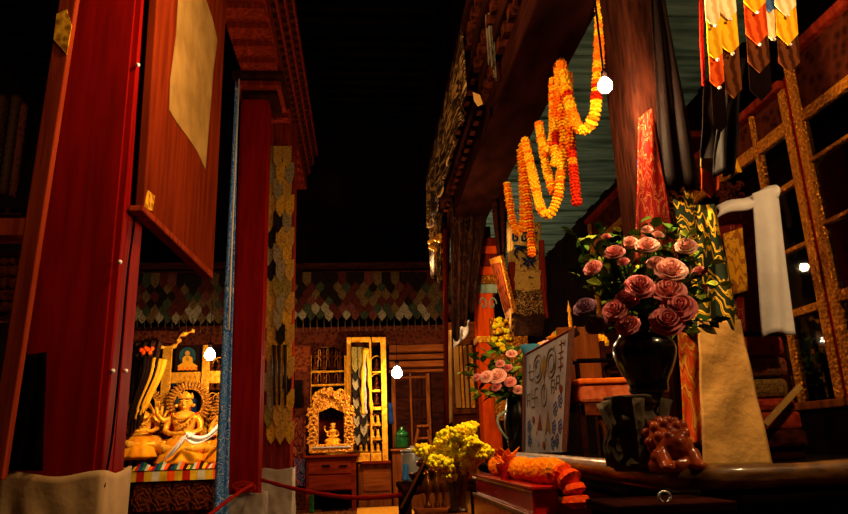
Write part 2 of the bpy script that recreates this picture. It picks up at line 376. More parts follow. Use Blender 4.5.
t = thing('pillar', 'brown red pillar carrying a banner of overlapping gold cloth tongues', 'pillar', (-1.2, 10.5, 0), kind='thing')
xa, xb = P(262, 400, 10.3).x, P(291, 400, 10.3).x
cornered(xa, xb, 10.3, 10.7, 0, 6.1).build('shaft', M['brownred'], t)
wrap('pillar_cloth', 'off white cloth around the foot of the brown red pillar with scaly banner', xa-.02, xb+.02, 10.27, 10.72, .02, .74, M['greycloth'], seed=5)
# pole and carved pilaster beside it
tag(MB().tube([P(291, 514, 10.9), P(291.5, 140, 10.9)], .03, 8).build('red_pole', M['red'], smooth=True), 'thin red pole between the scaly banner and the carved pilaster', 'pole')
t = thing('carved_pilaster', 'carved dark pilaster with small framed picture and blue patch near its foot', 'pilaster', (P(300, 400, 12.9).x, 12.9, 0), kind='thing')
xs = pr(294, 350, 309, 514, 12.6)
MB().box(xs[0], xs[1], 12.6, 13.4, 0, P(300, 345, 12.6).z).build('shaft', M['carved'], t)
mb = MB(); pbox(mb, 293, 345, 310, 366, 12.55, .2); mb.build('capital', M['carvedfine'], t, bevel=.03)
mb = MB(); pbox(mb, 293, 366, 308, 372, 12.57, .1); mb.build('moulding', M['carvedfine'], t, bevel=.02)
mb = MB(); pbox(mb, 292.5, 380, 302, 407, 12.56, .03); mb.build('picture', M['blackwood'], t)
MB().sheet(quad(P(294, 459, 12.56), P(305, 459, 12.56), P(305, 486, 12.56), P(294, 486, 12.56)), 4, 6).build('blue_patch', M['bluedk'], t, solid=.02)
MB().sheet(quad(P(293, 418, 12.57), P(306, 418, 12.57), P(306, 459, 12.57), P(293, 459, 12.57)), 4, 6).build('red_patch', M['reddk'], t, solid=.02)
t = thing('pillar', 'orange pillar with gold ring and scrollwork band behind the small bouquet', 'pillar', (1.45, 8.2, 0), kind='thing')
xa, xb = P(479, 350, 8).x, P(497, 350, 8).x
MB().box(xa, xb, 8, 8.24, 0, 3.0).build('shaft', M['orange'], t, bevel=.02)
for a, b, e, m in ((238, 246, 4, 'brownred'), (246, 254, 3, 'orange'), (254, 266, 1.5, 'brownred'), (266, 275, .6, 'orange'), (275, 284, 2, 'giltframe')):
    q = pr(478-e, a, 497+e, b, 7.97); MB().box(q[0], q[1], 7.97-e*.01, 8.27+e*.01, q[2], q[3]).build('capital', M[m], t, bevel=.02)
mb = MB(); q = pr(478, 284, 497, 293, 7.98); mb.box(q[0], q[1], 7.985, 8.25, q[2], q[3]); mb.build('pale_ring', M['whiteg'], t)
mb = MB()
for sx in (-1, 1):
    c = P(488+sx*4.5, 304, 7.985)
    mb.tube([c+Vector((sx*.05*math.cos(a)*(1-a/9), 0, .09*math.sin(a)*(1-a/9))) for a in [k*.5 for k in range(14)]], .009, 6)
mb.build('scroll_band', M['whiteg'], t)
mb = MB(); q = pr(478, 336, 497, 342, 7.985); mb.box(q[0]-.01, q[1]+.01, 7.98, 8.26, q[2], q[3]); mb.build('gilt_band', M['gold'], t)
MB().box(xa-.01, xb+.01, 7.985, 8.255, 2.98, 3.55).build('neck', M['darkwood'], t)
# right-hand pillar wrapped in silk near the throne
t = thing('pillar', 'dark brown pillar wrapped in red dragon silk behind the large roses', 'pillar', (1.5, 3.3, 0), kind='thing')
xa, xb = P(636, 100, 3.15).x, P(676, 100, 3.15).x
MB().box(xa, xb, 3.15, 3.55, .831, 3.55).build('shaft', M['darkbr2'], t, bevel=.02)
PRX = (xa, xb)
# ------------------------------------------------------------------ lamps
def bulb(name, label, p, r, top, watts):
    t = thing(name, label, 'light bulb', p)
    MB().lathe([(.3*r, r*1.25), (.5*r, r*1.0), (.85*r, .55*r), (r, 0), (.87*r, -.5*r), (.5*r, -.87*r), (.05*r, -r)], p, 14).build('glass_bulb', M['bulb'], t, smooth=True)
    MB().lathe([(.3*r, r*1.3), (.42*r, r*1.35), (.42*r, r*2.2), (.12*r, r*2.5)], p, 12).build('socket', M['blackwood'], t, smooth=True)
    MB().tube([Vector(p)+Vector((0, 0, r*2.4)), Vector((p[0], p[1], top))], .006, 6).build('cord', M['cable'], t)
    l = bpy.data.lights.new(name+'_light', 'POINT'); l.energy = watts; l.color = WARM[:3]; l.shadow_soft_size = r*.8
    o = bpy.data.objects.new(name+'_light', l); C.objects.link(o); o.location = Vector(p)+Vector((0, -r*1.3, -r*1.0)); return t
BP = P(605, 86, 3.0)
bulb('light_bulb', 'bright bare bulb hanging under the right ceiling beside the marigold garlands', BP, .036, 3.55, 92)
bulb('light_bulb', 'bare bulb on a white cord in front of the far dark door', P(397, 373, 11.5), .085, P(397, 337, 11.5).z, 85)
bulb('light_bulb', 'bare bulb glowing before the cabinet of the far statues at left', P(210, 355, 11.2), .085, P(210, 300, 11.2).z, 80)
def lamp(p, e, r=.06, col=WARM[:3]):  # unseen point light added to fill the hall
    l = bpy.data.lights.new('fill_light', 'POINT'); l.energy = e; l.color = col; l.shadow_soft_size = r
    o = bpy.data.objects.new('fill_light', l); C.objects.link(o); o.location = p
lamp((2.2, 1.6, 2.9), 60, .05)         # added fill light at right front, brightens throne and scarf
lamp((-.25, 3.35, 3.75), 115, .05)         # added unseen fill light high over the aisle
lamp((.72, 8.6, 3.3), 45, .05)         # added light hidden behind the drapes, no lamp there
lamp((-3.4, 5.0, 3.9), 22, .05)          # weak added fill for the dark left aisle
lamp((1.02, 6.5, 2.6), 32, .04)       # added light for the orange pillar and offerings, no lamp there
w = bpy.data.worlds.new('world'); bpy.context.scene.world = w; w.use_nodes = True
w.node_tree.nodes['Background'].inputs[0].default_value = (1, .6, .35, 1); w.node_tree.nodes['Background'].inputs[1].default_value = .002
s = bpy.context.scene; s.view_settings.view_transform = 'Standard'; s.view_settings.look = 'None'; s.view_settings.gamma = 1; s.view_settings.exposure = 0.68; s.view_settings.use_curve_mapping = False
s.cycles.use_denoising = True; s.cycles.max_bounces = 6; s.cycles.sample_clamp_indirect = 4; s.cycles.caustics_reflective = False; s.cycles.caustics_refractive = False
# ================================================================== LEFT SIDE
def hung_board(name, label, corners, th, patch, papers, rim=None):
    a, b, c, d = [Vector(p) for p in corners]       # seen outline: tl tr br bl
    nrm = (b-a).cross(d-a).normalized()
    if nrm.dot(a-Vector((0, 0, H))) < 0: nrm = -nrm  # away from the hall
    t = thing(name, label, 'board', lerp(d, c, .5))
    MB().extr([a, b, c, d], nrm*th).build('panel', M['board'], t, bevel=.006)
    if patch: MB().extr([Vector(p)-nrm*.004 for p in patch], nrm*.005).build('torn_paper', M['paper'], t)
    for q in papers: MB().extr([Vector(p)-nrm*.005 for p in q], nrm*.006).build('paper_corner', M['yellowpaper'], t)
    if rim:
        MB().extr(rim, nrm*(th+.03)).build('bottom_rail', M['plank'], t, bevel=.008)
    return t
def PX(pts, **k): return [P(x, y, **k) for x, y in pts]
bx = -1.2
hung_board('hanging_board', 'red backed hanging picture board with a long torn strip of tan paper',
 PX([(159, -30), (228, -30), (213, 277), (144, 209)], X=bx), .05,
 PX([(179, -20), (176, 35), (170, 80), (169, 110), (176, 122), (188, 138), (197, 152), (205, 169), (209, 120), (213, 70), (217, 40), (212, 18), (205, -2), (204, -20)], X=bx),
 [PX([(147, 190), (154, 196), (152, 211), (144, 208)], X=bx)],
 PX([(144, 205), (213, 272), (213, 279), (143, 211)], X=bx+.01))
BOARD2 = hung_board('hanging_board', 'narrow brown red hanging board left of the massive red pillar with yellow patch',
 PX([(62, -20), (79, -20), (2, 480), (-16, 480)], Y=3.5), .05, None,
 [PX([(57, 14), (67, 10), (72, 26), (67, 55), (54, 40)], Y=3.5)])
[c for c in BOARD2.children if c.name.startswith('panel')][0].data.materials[0] = M['plank']
pts = [P(148, 4, X=-1.262), P(145, 60, X=-1.262), P(139, 120, X=-1.262), P(138, 190, X=-1.262), P(128, 270, X=-1.262), P(121, 350, X=-1.262), P(113, 430, X=-1.262), P(107, 470, X=-1.262), P(104, 487, X=-1.25)]
tag(MB().tube(smoothpts(pts, 4), .006, 6).build('power_cable', M['cable'], smooth=True), 'thin black cable running down the right face of the massive red pillar', 'cable')
for k, (x, y) in enumerate(((138, 65), (120, 262), (113, 371), (126, 371))):
    tag(MB().ball(P(x, y, X=-1.268), .012, n=8).build('nail', M['white'], smooth=True), ['white nail high on the right face of the massive red pillar', 'white nail halfway down the right face of the massive red pillar', 'lower white nail left of the cable on the massive red pillar', 'lower white nail right of the cable on the massive red pillar'][k], 'nail', 'nails in the red pillar')
# black cloth strip on the pillar front
cl = quad(P(24, 355, 3.6), P(47, 352, 3.6), P(42, 471, 3.6), P(4, 470, 3.6), folds(.008, 2))
tag(MB().sheet(cl, 12, 14).build('black_cloth', M['cable'], smooth=True, solid=.006), 'black cloth strip hanging on the front of the massive red pillar', 'cloth')
cl = quad(P(117, 474, 4.06), P(123, 474, 4.1), P(121, 516, 4.1), P(116, 516, 4.06)); tag(MB().sheet(cl, 4, 8).build('orange_strip', M['orange'], solid=.006), 'narrow orange cloth strip at the right edge of the beige pillar cloth', 'cloth')
# far left: column banners, lintel, frieze
for k, (x0, x1, y0, y1) in enumerate(((9, 19, 96, 190), (18, 25, 104, 192), (-6, 6, 96, 190))):
    a, b = P((x0+x1)/2+3, y0, 6.5), P((x0+x1)/2-4, y1, 6.5); r = (P(x1, 140, 6.5)-P(x0, 140, 6.5)).length/2
    mb = MB()
    prof = []
    for i in range(15): prof += [(r*(.8+.02*(i % 3)), -i*(a.z-b.z)/14), (r*1.05, -(i+.7)*(a.z-b.z)/14)]
    mb.lathe(prof, a, 14, wob=lambda an, i: 1+.08*math.sin(an*5+i))
    tag(mb.build('hanging_banner', M['floral'] if k != 1 else SC[5], smooth=True), ['pale figured cylinder banner hanging in the dark at far left', 'thin reddish cylinder banner hanging beside the pale figured one', 'pale cylinder banner hanging at the extreme left edge'][k], 'banner')
t = thing('lintel', 'reddish brown lintel above the carved frieze at far left', 'lintel', P(-10, 236, 6.8), kind='thing')
mb = MB(); pbox(mb, -60, 216, 42, 235, 6.8, .3); mb.build('board', M['plank'], t)
mb = MB(); pbox(mb, -60, 208, 42, 215, 6.75, .3); mb.build('moulding', M['darkwood'], t)
mb = MB(); pbox(mb, -60, 252, 34, 320, 7.2, .15)
for k in range(9):
    for j in range(5):
        mb.ball(P(-40+k*9, 260+j*12, 7.19), .06, sz=1.1, n=8)
tag(mb.build('carved_frieze', M['carvedfine'], smooth=True), 'carved frieze of knobs on the wall at far left', 'frieze', kind='thing')
# scaly banner (rows of overlapping tongues)
def tongue(mb, a, b, l, th, nrm, out=.02):
    a, b = Vector(a), Vector(b); dn = Vector((0, 0, -1)); nrm = Vector(nrm)
    m_ = (a+b)/2; e = b-a
    pl = [a, b, b+dn*l*.6+nrm*out, m_+e*.4+dn*l*.76+nrm*out*1.1, m_+e*.16+dn*l*.9+nrm*out*1.2, m_+dn*l+nrm*out*1.3, m_-e*.16+dn*l*.9+nrm*out*1.2, m_-e*.4+dn*l*.76+nrm*out*1.1, a+dn*l*.6+nrm*out]
    mb.extr(pl, -nrm*th)
mb = MB(); q0, q1 = 10.18, 10.24
for r in range(17, -1, -1):
    y = 146+r*16.2
    for k in range(3):
        if r > 16 and k == 2: pass
        x = 264.5+k*9.2+(2.5 if r % 2 else 0); w = 8.9
        mb.cur = 3 if (r, k) in ((4, 1), (5, 0), (11, 1), (14, 2), (7, 0)) else R.choice((0, 0, 1, 1, 2, 4))
        o = .05*(k == 1)
        a, b = P(x, y, q0-o), P(x+w, y, q0-o)
        tongue(mb, a, b, (P(x, y, q0).z-P(x, y+23, q0).z), .012, (0, -1, 0))
o = mb.build('scaly_banner', SG)
tag(o, 'long banner of overlapping tan and gold cloth tongues on the brown red pillar', 'banner')
mb = MB()
for x in (279, 285, 274): mb.tube([P(x, 345, 10.1), P(x+.5, 405, 10.08)], [.03, .015], 6)
tag(mb.build('tassel', M['floral'], smooth=True), 'dark tassel strands at the foot of the scaly gold banner', 'tassel')
# blue brocade strip left of slim pillar
cl = quad(P(236, 70, 8.75), P(239, 70, 8.75), P(228, 530, 8.75), P(212, 530, 8.75), folds(.03, 1.5, 1))
tag(MB().sheet(cl, 10, 40).build('blue_brocade_hanging', M['bluelong'], smooth=True, solid=.008), 'narrow blue and white brocade hanging left of the slim red pillar', 'hanging')
tag(MB().tube([P(239.5, 72, 8.7), P(232, 240, 8.7), P(229, 330, 8.7)], .012, 6).build('white_string', M['white'], smooth=True), 'white string hanging down beside the slim red pillar', 'string')
# red rope barrier
def rope(name, label, pts, r):
    mb = MB(); c = smoothpts(pts, 10)
    mb.tube(c, [r*(1+.12*math.sin(i*1.7)) for i in range(len(c))], 8); return tag(mb.build(name, M['rope'], smooth=True), label, 'rope')
rope('rope_barrier', 'red rope sagging from the slim red pillar across the aisle to the right', [P(262, 480, 8.78), P(300, 490, 8), P(350, 497.5, 7.2), P(400, 495, 6.6), P(440, 486, 6.1), P(470, 476, 5.7)], .022)
rope('rope_barrier', 'red rope slanting down to the left from the slim red pillar', [P(252, 485, 8.78), P(240, 492, 8.2), P(222, 505, 7.6), P(205, 519, 7)], .02)
mb = MB(); c = P(246, 488, 8.8)
for k in range(2): mb.tube([c+Vector((.12*math.cos(a)-.03*k, -.05, .04*math.sin(a)+.03*k)) for a in [i*.5 for i in range(14)]], .018, 6)
tag(mb.build('rope_knot', M['rope'], smooth=True), 'loose knot of red rope on the front of the slim red pillar', 'knot')

# ================================================================== BACK WALL
def valance(name, label, px0, px1, Y, n, rows, y0, y1, seed):
    rr = random.Random(seed); mb = MB(); h = (y1-y0)/(rows-.2)
    for r in range(rows-1, -1, -1):
        for k in range(n+1):
            w = (px1-px0)/n; x = px0+(k-(.5 if r % 2 else 0))*w; y = y0+r*h
            mb.cur = rr.choice((0, 0, 1, 4, 2, 2, 4, 5)) if r < rows-2 else rr.choice((3, 3, 2, 0, 1, 5))
            tongue(mb, P(x, y, Y-(rows-r)*.012), P(x+w*.96, y, Y-(rows-r)*.012), P(x, y, Y).z-P(x, y+h*(1.95+.3*rr.random()), Y).z, .015, (0, -1, 0), .03)
    o = mb.build(name, SC); return tag(o, label, 'valance')
valance('brocade_valance', 'long dark valance of overlapping coloured tongues over the middle cabinets', 294, 452, 12.6, 18, 6, 272, 312, 3)
valance('brocade_valance', 'dark valance of overlapping tongues over the altar of statues at left', 118, 262, 12.6, 17, 6, 273, 315, 4)
mb = MB()
for k in range(22): mb.tube([P(296+k*7, 318, 12.5), P(296+k*7+.3, 331, 12.5)], [.006, .009], 6)
for k in range(17): mb.tube([P(130+k*7, 320, 12.5), P(130+k*7+.3, 333, 12.5)], [.006, .009], 6)
tag(mb.build('tassel_fringe', SC[2], smooth=True), 'row of thin tassels hanging below the back wall valances', 'fringe', kind='stuff')
def crown_beam(px0, px1, label):
    t = thing('wall_beam', label, 'beam', P((px0+px1)/2, 333, 12.7), kind='thing')
    for i, (a, b, d, m) in enumerate(((262, 269, .3, 'darkwood'), (269, 279, .15, 'carvedfine'), (326, 331, .1, 'carved'), (331, 345, .05, 'carved'))):
        q = pr(px0, a, px1, b, 12.9-d); MB().box(q[0], q[1], 12.9-d, 13.39, q[2], q[3]).build('course', M[m], t, bevel=.01)
    return t
crown_beam(294, 452, 'carved dark red beam behind the middle valance on the back wall')
crown_beam(110, 262, 'carved dark red beam behind the left valance on the back wall')
# --- seated gilt figures
def make_figure(name, label, cat, loc, sc, rz=0, body='statue', robe='robe', crown=True, halo=True, group=None):
    t = thing(name, label, cat, (0, 0, 0), group)
    b = MB()
    b.lathe([(.16, .16), (.17, .22), (.145, .3), (.13, .38), (.15, .47), (.17, .54), (.12, .6), (.05, .625), (.045, .66)], n=18, sy=.68)
    b.ball((0, -.005, .73), .083, sy=.95, sz=1.25, n=14); b.ball((0, .01, .835), .04, sz=1.1, n=10)
    b.tube([(0, -.078, .75), (0, -.104, .715), (0, -.08, .703)], [.01, .017, .012], 6)
    b.ball((0, -.07, .672), .026, n=8)
    for s in (-1, 1): b.ball((s*.034, -.062, .745), .02, sx=1.3, n=8)
    for s in (-1, 1):
        b.ball((s*.084, 0, .715), .02, sx=.5, sz=2.0, n=8)
        b.tube([(s*.15, 0, .55), (s*.215, -.02, .46), (s*.225, -.06, .37), (s*.14, -.16, .33), (s*.06, -.2, .335)], [.048, .045, .038, .03, .022], 8)
        for k in range(4): b.tube([(s*.06, -.2, .345-k*.012), (s*.01, -.205, .35-k*.012), (s*-.02, -.195, .35-k*.012)], [.011, .01, .007], 5)
        b.tube([(s*.08, .05, .19), (s*.2, -.06, .17), (s*.265, -.12, .15), (s*.16, -.21, .13), (s*.02, -.23, .14)], [.1, .1, .08, .062, .045], 10)
    b.lathe([(.22, .06), (.25, .1), (.22, .17), (.16, .22)], n=20, sy=.8)
    b.build('body', M[body], t, smooth=True, remesh=.011)
    fp = MB()
    for s in (-1, 1):
        fp.cur = 0; fp.tube([(s*.056, -.072, .738), (s*.036, -.087, .742), (s*.016, -.08, .737)], [.003, .007, .003], 6)
        fp.tube([(s*.06, -.07, .762), (s*.036, -.084, .772), (s*.012, -.083, .763)], .0035, 5)
    fp.cur = 1; fp.tube([(-.02, -.084, .69), (0, -.092, .687), (.02, -.084, .69)], [.003, .007, .003], 6)
    fp.build('face_paint', [M['navy'], M['redink']], t, smooth=True)
    if robe:
        sh = MB(); sh.sheet(lambda u, v: Vector(((.17+.03*v)*math.cos(-.35+3.84*u)*(1.02+.02*math.sin(u*40)), (.125+.05*v)*math.sin(-.35+3.84*u)*1.05+.01, .6-.0*v-.3*v)) if True else None, 40, 8)
        sh.build('shawl', M['orange'], t, smooth=True, solid=.008)
        nk = MB()
        for k in range(15): a_ = math.pi*(1.05+.9*k/14); nk.ball((.13*math.cos(a_), -.06+.11*math.sin(a_)*.9, .585-.07*math.sin(math.pi*k/14)), .016, n=6)
        for k in range(9): a_ = math.pi*(1.1+.8*k/8); nk.ball((.13*math.cos(a_), -.06+.11*math.sin(a_)*.9, .53-.11*math.sin(math.pi*k/8)), .014, n=6)
        nk.build('necklace', [M['gold']], t, smooth=True)
    m = MB()
    if robe:
        m.sheet(lambda u, v: Vector((math.cos(u*2*math.pi)*(.185+.15*v+.014*math.sin(u*75)*v), math.sin(u*2*math.pi)*(.16+.15*v+.014*math.sin(u*75)*v)-.05, .25-.3*v**1.15)), 72, 10)
        m.build('robe', M[robe], t, smooth=True, solid=.012)
    l = MB()
    l.lathe([(.27, -.08), (.3, -.05), (.25, -.02), (.3, .02), (.28, .06)], n=24, sy=.9, wob=lambda a, i: 1+.05*abs(math.sin(a*9)))
    l.build('lotus_seat', M[body], t, smooth=True)
    if crown:
        c = MB()
        for k in range(5):
            a = -math.pi/2+(k-2)*.62; p = Vector((.085*math.cos(a), .085*math.sin(a), .78)); e = Vector((-math.sin(a), math.cos(a), 0))*.03
            c.extr([p-e, p+e, p+e*1.1+Vector((0, 0, .035)), p+Vector((0, 0, .075+.025*(k == 2))), p-e*1.1+Vector((0, 0, .035))], Vector((math.cos(a), math.sin(a), 0))*.012)
        c.tube([(.088*math.cos(a), .088*math.sin(a), .788) for a in [k*.4 for k in range(17)]], .012, 6)
        for s in (-1, 1): c.ball((s*.11, -.02, .69), .025, n=8)
        c.tube([(-.12, -.09, .56), (-.06, -.15, .46), (0, -.165, .43), (.06, -.15, .46), (.12, -.09, .56)], .014, 6)
        c.build('crown', M['gold'], t, smooth=False)
    if halo:
        h = MB(); n = 36
        for k in range(n):
            a = math.pi*2*k/n; h.tube([(.2*math.cos(a), .16, .73+.2*math.sin(a)), (.28*math.cos(a), .17, .73+.28*math.sin(a)), (.31*math.cos(a+.06), .16, .73+.31*math.sin(a+.06))], [.02, .022, .006], 5)
        h.tube([(.2*math.cos(a), .16, .73+.2*math.sin(a)) for a in [k*.175 for k in range(37)]], .018, 6)
        for s in (-1, 1):
            for k in range(6):
                z = .12+k*.075; h.tube([(s*(.3+.02*math.sin(k)), .14, z), (s*(.38+.02*math.cos(k)), .14, z+.06), (s*.33, .14, z+.1), (s*.3, .14, z+.06)], [.025, .02, .016, .006], 6)
        h.build('halo', M['golddull'], t, smooth=True)
    t.location = Vector(loc); t.scale = (sc, sc, sc); t.rotation_euler = (0, 0, rz)
    return t
YS = 12.45
sz = P(183, 466, YS).z
alt = make_figure('gilt_statue', 'seated gilt statue in yellow robe with white scarf on the left altar', 'statue', P(182, 466, YS)+Vector((0, 0, .1)), 1.3)
f2 = copy_tree(alt, P(140, 464, YS)+Vector((-.02, .0, .16)), .35, 1.12, 'many armed gilt statue beside the massive red pillar on the left altar')
for k in range(6):
    pass
f3 = copy_tree(alt, P(222, 466, YS)+Vector((.06, .0, .12)), -.25, 1.2, 'gilt statue half hidden behind the blue brocade on the left altar')
MBs = MB()
for s in (-1, 1):
    for k in range(4):
        a = .2+k*.4; MBs.tube([(s*.14, .04, .5), (s*(.14+.16*math.cos(a)), .0, .5+.16*math.sin(a)-.05), (s*(.14+.26*math.cos(a+.4)), -.03, .52+.24*math.sin(a+.3))], [.035, .028, .018], 6)
o = MBs.build('arms', M['statue'], None, smooth=True, origin=(0, 0, 0)); o.parent = f2; o.location = (0, 0, 0)
mb = MB(); mb.tube([(-.14, .0, .53), (-.26, -.06, .5), (-.33, -.1, .58), (-.34, -.11, .68)], [.04, .034, .028, .022], 8)
for k in range(4): mb.tube([(-.35+k*.013, -.115, .68), (-.355+k*.016, -.12, .73), (-.35+k*.016, -.13, .755)], [.008, .008, .005], 5)
mb.tube([(-.325, -.115, .685), (-.3, -.13, .71), (-.3, -.135, .73)], [.009, .008, .006], 5)
o = mb.build('raised_arm', M['statue'], None, smooth=True, origin=(0, 0, 0)); o.parent = alt; o.location = (0, 0, 0)
# scarves on the statue
def ribbon(name, label, pts, w, m, wdir=(0, 0, 1), cat='scarf', th=.008):
    c = smoothpts(pts, 8); wd = Vector(wdir)
    n = len(c)-1
    fn = lambda u, v: c[round(v*n)]+wd*w*(u-.5)*(1+.25*math.sin(v*7))+Vector((0, -1, 0))*.02*math.sin(u*9+v*4)
    return tag(MB().sheet(fn, 8, n).build(name, m, smooth=True, solid=th), label, cat)
ribbon('white_scarf', 'white silk scarf draped over the arms of the middle gilt statue', [P(168, 458, 11.95), P(178, 446, 11.9), P(186, 435, 11.9), P(190, 437, 11.9)], .17, M['white'], (.8, 0, .5))
ribbon('white_scarf', 'white silk scarf stretched between the two right gilt statues', [P(186, 436, 11.92), P(195, 440, 11.9), P(207, 437, 11.9), P(220, 425, 11.95)], .12, M['white'])
# altar
t = thing('altar', 'carved wooden altar cabinet under the gilt statues at left', 'altar', (-3.2, 12.3, 0), kind='thing')
xl, xr = P(112, 490, 12.0).x, P(232, 490, 12.0).x; zt = P(170, 480, 12.0).z
MB().box(xl, xr, 12.0, 12.95, 0, zt).build('body', M['darkwood'], t)
MB().box(xl-.02, xr+.02, 11.96, 12.95, zt, zt+.05).build('top', M['carvedfine'], t, bevel=.01)
for k in range(5):
    x0 = xl+.35+k*(xr-xl-.3)/5.2; x1 = x0+(xr-xl-.3)/5.2-.04
    mb = MB(); mb.box(x0, x1, 11.98, 12.0, .12, zt-.04)
    mb.build('door', M['carvedfine'], t, bevel=.006)
    mb = MB(); c = Vector(((x0+x1)/2, 11.975, (zt+.08)/2))
    for rr in (.2, .13, .06): mb.tube([c+Vector((rr*.75*math.cos(a)*(1+.1*math.sin(a*6)), 0, rr*math.sin(a)*(1+.1*math.sin(a*6)))) for a in [q_*.2 for q_ in range(33)]], .009, 5)
    mb.build('rosette', M['carvedfine'], t, smooth=True)
# rainbow offering cloth
cols = [SC[0], mat('stripe_yellow', '#d8a820', bump=0), mat('stripe_red', '#b02018', bump=0), mat('stripe_blue', '#1e3c70', bump=0), mat('stripe_green', '#2c6038', bump=0), mat('stripe_cream', '#d0c0a0', bump=0), M['orange']]
mb = MB(); z1 = P(170, 462, 12.0).z+.02; z0 = zt+.16
for k in range(6):
    x0 = xl+.3+k*.3
    for j in range(6):
        mb.cur = (j+1+k) % 7; a = x0+j*.05
        if k % 2 == 0 or j < 6: mb.extr([(a, 11.93, z0), (a+.05, 11.93, z0), (a+.03+.05, 11.98, z1-.03*abs(j-2)), (a+.03, 11.98, z1-.03*abs(j-2.5))], (0, .02, 0))
tag(mb.build('rainbow_cloth', cols), 'folded rainbow striped cloths standing along the altar edge before the statues', 'cloth')
mb = MB()
for k in range(17):
    x0 = xl+.02+k*.12; mb.cur = (1, 6, 1, 2, 1, 5)[k % 6]; mb.box(x0, x0+.118, 11.94, 11.955, zt-.01, z0)
    mb.box(x0, x0+.118, 11.94, 12.1, z0-.012, z0)
tag(mb.build('altar_fringe', cols), 'yellow and orange fringed cloth strip along the top of the left altar', 'cloth')
# gilt cabinet behind the statues
def lattice(name, label, cat, Y, posts, rails, m, back=None, depth=.4, th=.06):
    t = thing(name, label, cat, P((posts[0][0]+posts[-1][0])/2, rails[-1][1], Y), kind='thing')
    x0, x1, z0, z1 = pr(posts[0][0], rails[0][0], posts[-1][1], rails[-1][1], Y)
    MB().box(x0, x1, Y+depth, Y+depth+.03, z0, z1).build('back_panel', M['blackwood'] if back is None else back, t)
    MB().box(x0, x1, Y+depth, Y+depth+.03, z1+.01, z1+.02).build('top', m, t)
    for a, b in posts:
        q = pr(a, rails[0][0], b, rails[-1][1], Y); MB().box(q[0], q[1], Y, Y+th, q[2], q[3]).build('post', m, t, bevel=.008)
    for a, b in rails:
        for i in range(len(posts)-1):
            q = pr(posts[i][1], a, posts[i+1][0], b, Y)
            MB().box(q[0], q[1], Y+.008, Y+th-.008, q[2], q[3]).build('rail', m, t, bevel=.006)
    return t
t = lattice('gilt_cabinet', 'gilt framed cabinet with painted panels behind the left altar statues', 'cabinet', 12.92, [(133, 136), (159.5, 169), (200, 208), (222, 228)], [(336, 344), (372, 383), (458, 466)], M['gold'])
for (a, b, c, d) in ((137, 411, 158, 412.5), (209, 371, 221, 374), (209, 407, 221, 411)):
    mb = MB(); pbox(mb, a, b, c, d, 12.93, .2); mb.build('shelf', M['gold'], t)
def painted(t, name, px0, py0, px1, py1, Y, bg, arch=False, robe='orange', hal='teal'):
    mb = MB(); mb.cur = 0; pbox(mb, px0, py0, px1, py1, Y, .03)
    cx, w, hh = (px0+px1)/2, px1-px0, py1-py0
    def disc(x, y, rx, ry, d): mb.extr([P(x+rx*math.cos(a), y+ry*math.sin(a), Y-d) for a in [k*.35 for k in range(18)]], (0, .003, 0))
    mb.cur = 1; disc(cx, py0+hh*.42, w*.34, hh*.34, .006)
    mb.cur = 2; mb.extr([P(cx+dx*w, py0+dy*hh, Y-.01) for dx, dy in ((-.36, .95), (-.4, .8), (-.2, .68), (-.2, .5), (-.1, .42), (.1, .42), (.2, .5), (.2, .68), (.4, .8), (.36, .95))], (0, .003, 0))
    mb.cur = 3; disc(cx, py0+hh*.33, w*.1, hh*.11, .014); disc(cx, py0+hh*.55, w*.07, hh*.08, .014)
    mb.cur = 4
    for k in range(5): mb.extr([P(cx+(-.4+k*.17)*w, py0+.97*hh, Y-.016), P(cx+(-.4+k*.17+.11)*w, py0+.97*hh, Y-.016), P(cx+(-.4+k*.17+.09)*w, py0+.84*hh, Y-.016), P(cx+(-.4+k*.17+.02)*w, py0+.84*hh, Y-.016)], (0, .003, 0))
    return mb.build(name, [bg, M['teal'], M[robe], M['skin'], M['cushion']], t)
painted(t, 'painted_panel', 175, 345, 200, 371, 12.96, M['darkbr'], robe='yelbr')
painted(t, 'painted_panel', 171, 384, 199, 423, 12.96, M['bluec'], robe='orange')
mb = MB()
for s in (-1, 1): mb.tube(smoothpts([P(185+s*14, 425, 12.9), P(185+s*14, 396, 12.9), P(185+s*12, 388, 12.9), P(185+s*6, 386, 12.9), P(185, 383, 12.9)], 4), .035, 6)
mb.build('niche_arch', M['blackwood'], t, smooth=True)
def small_fig(mb, p, s):
    mb.lathe([(.05*s, 0), (.32*s, .03*s), (.3*s, .12*s), (.18*s, .22*s), (.15*s, .42*s), (.19*s, .55*s), (.08*s, .64*s), (.1*s, .72*s), (.1*s, .8*s), (.05*s, .9*s), (.015*s, .98*s)], p, 10, sy=.7)
SMALL = {}
def small_buddha(p, s, label, group, m='golddull', arch='gold'):
    key = (round(s, 3), m)
    if key in SMALL: return copy_tree(SMALL[key], p, 0, 1, label, group)
    t = thing('votive_figure', label, 'figurine', p, group)
    mb = MB(); small_fig(mb, p, s); mb.build('figure', M[m], t, smooth=True)
    if arch:
        mb = MB(); q = Vector(p)
        mb.tube([q+Vector((dx*s, .1*s, dz*s)) for dx, dz in ((-.48, 0), (-.48, .7), (-.4, .95), (-.2, 1.12), (0, 1.18), (.2, 1.12), (.4, .95), (.48, .7), (.48, 0))], .05*s, 6); mb.build('arch', M[arch], t, smooth=True)
    SMALL[key] = t; return t
for y in (372, 390, 408, 428):
    for x in (211.5, 218.5):
        small_buddha(P(x, y, 12.98), .23, 'small dark figure in an arched niche right of the painted panels at left', 'niche figures right of the painted panels', 'bronze')
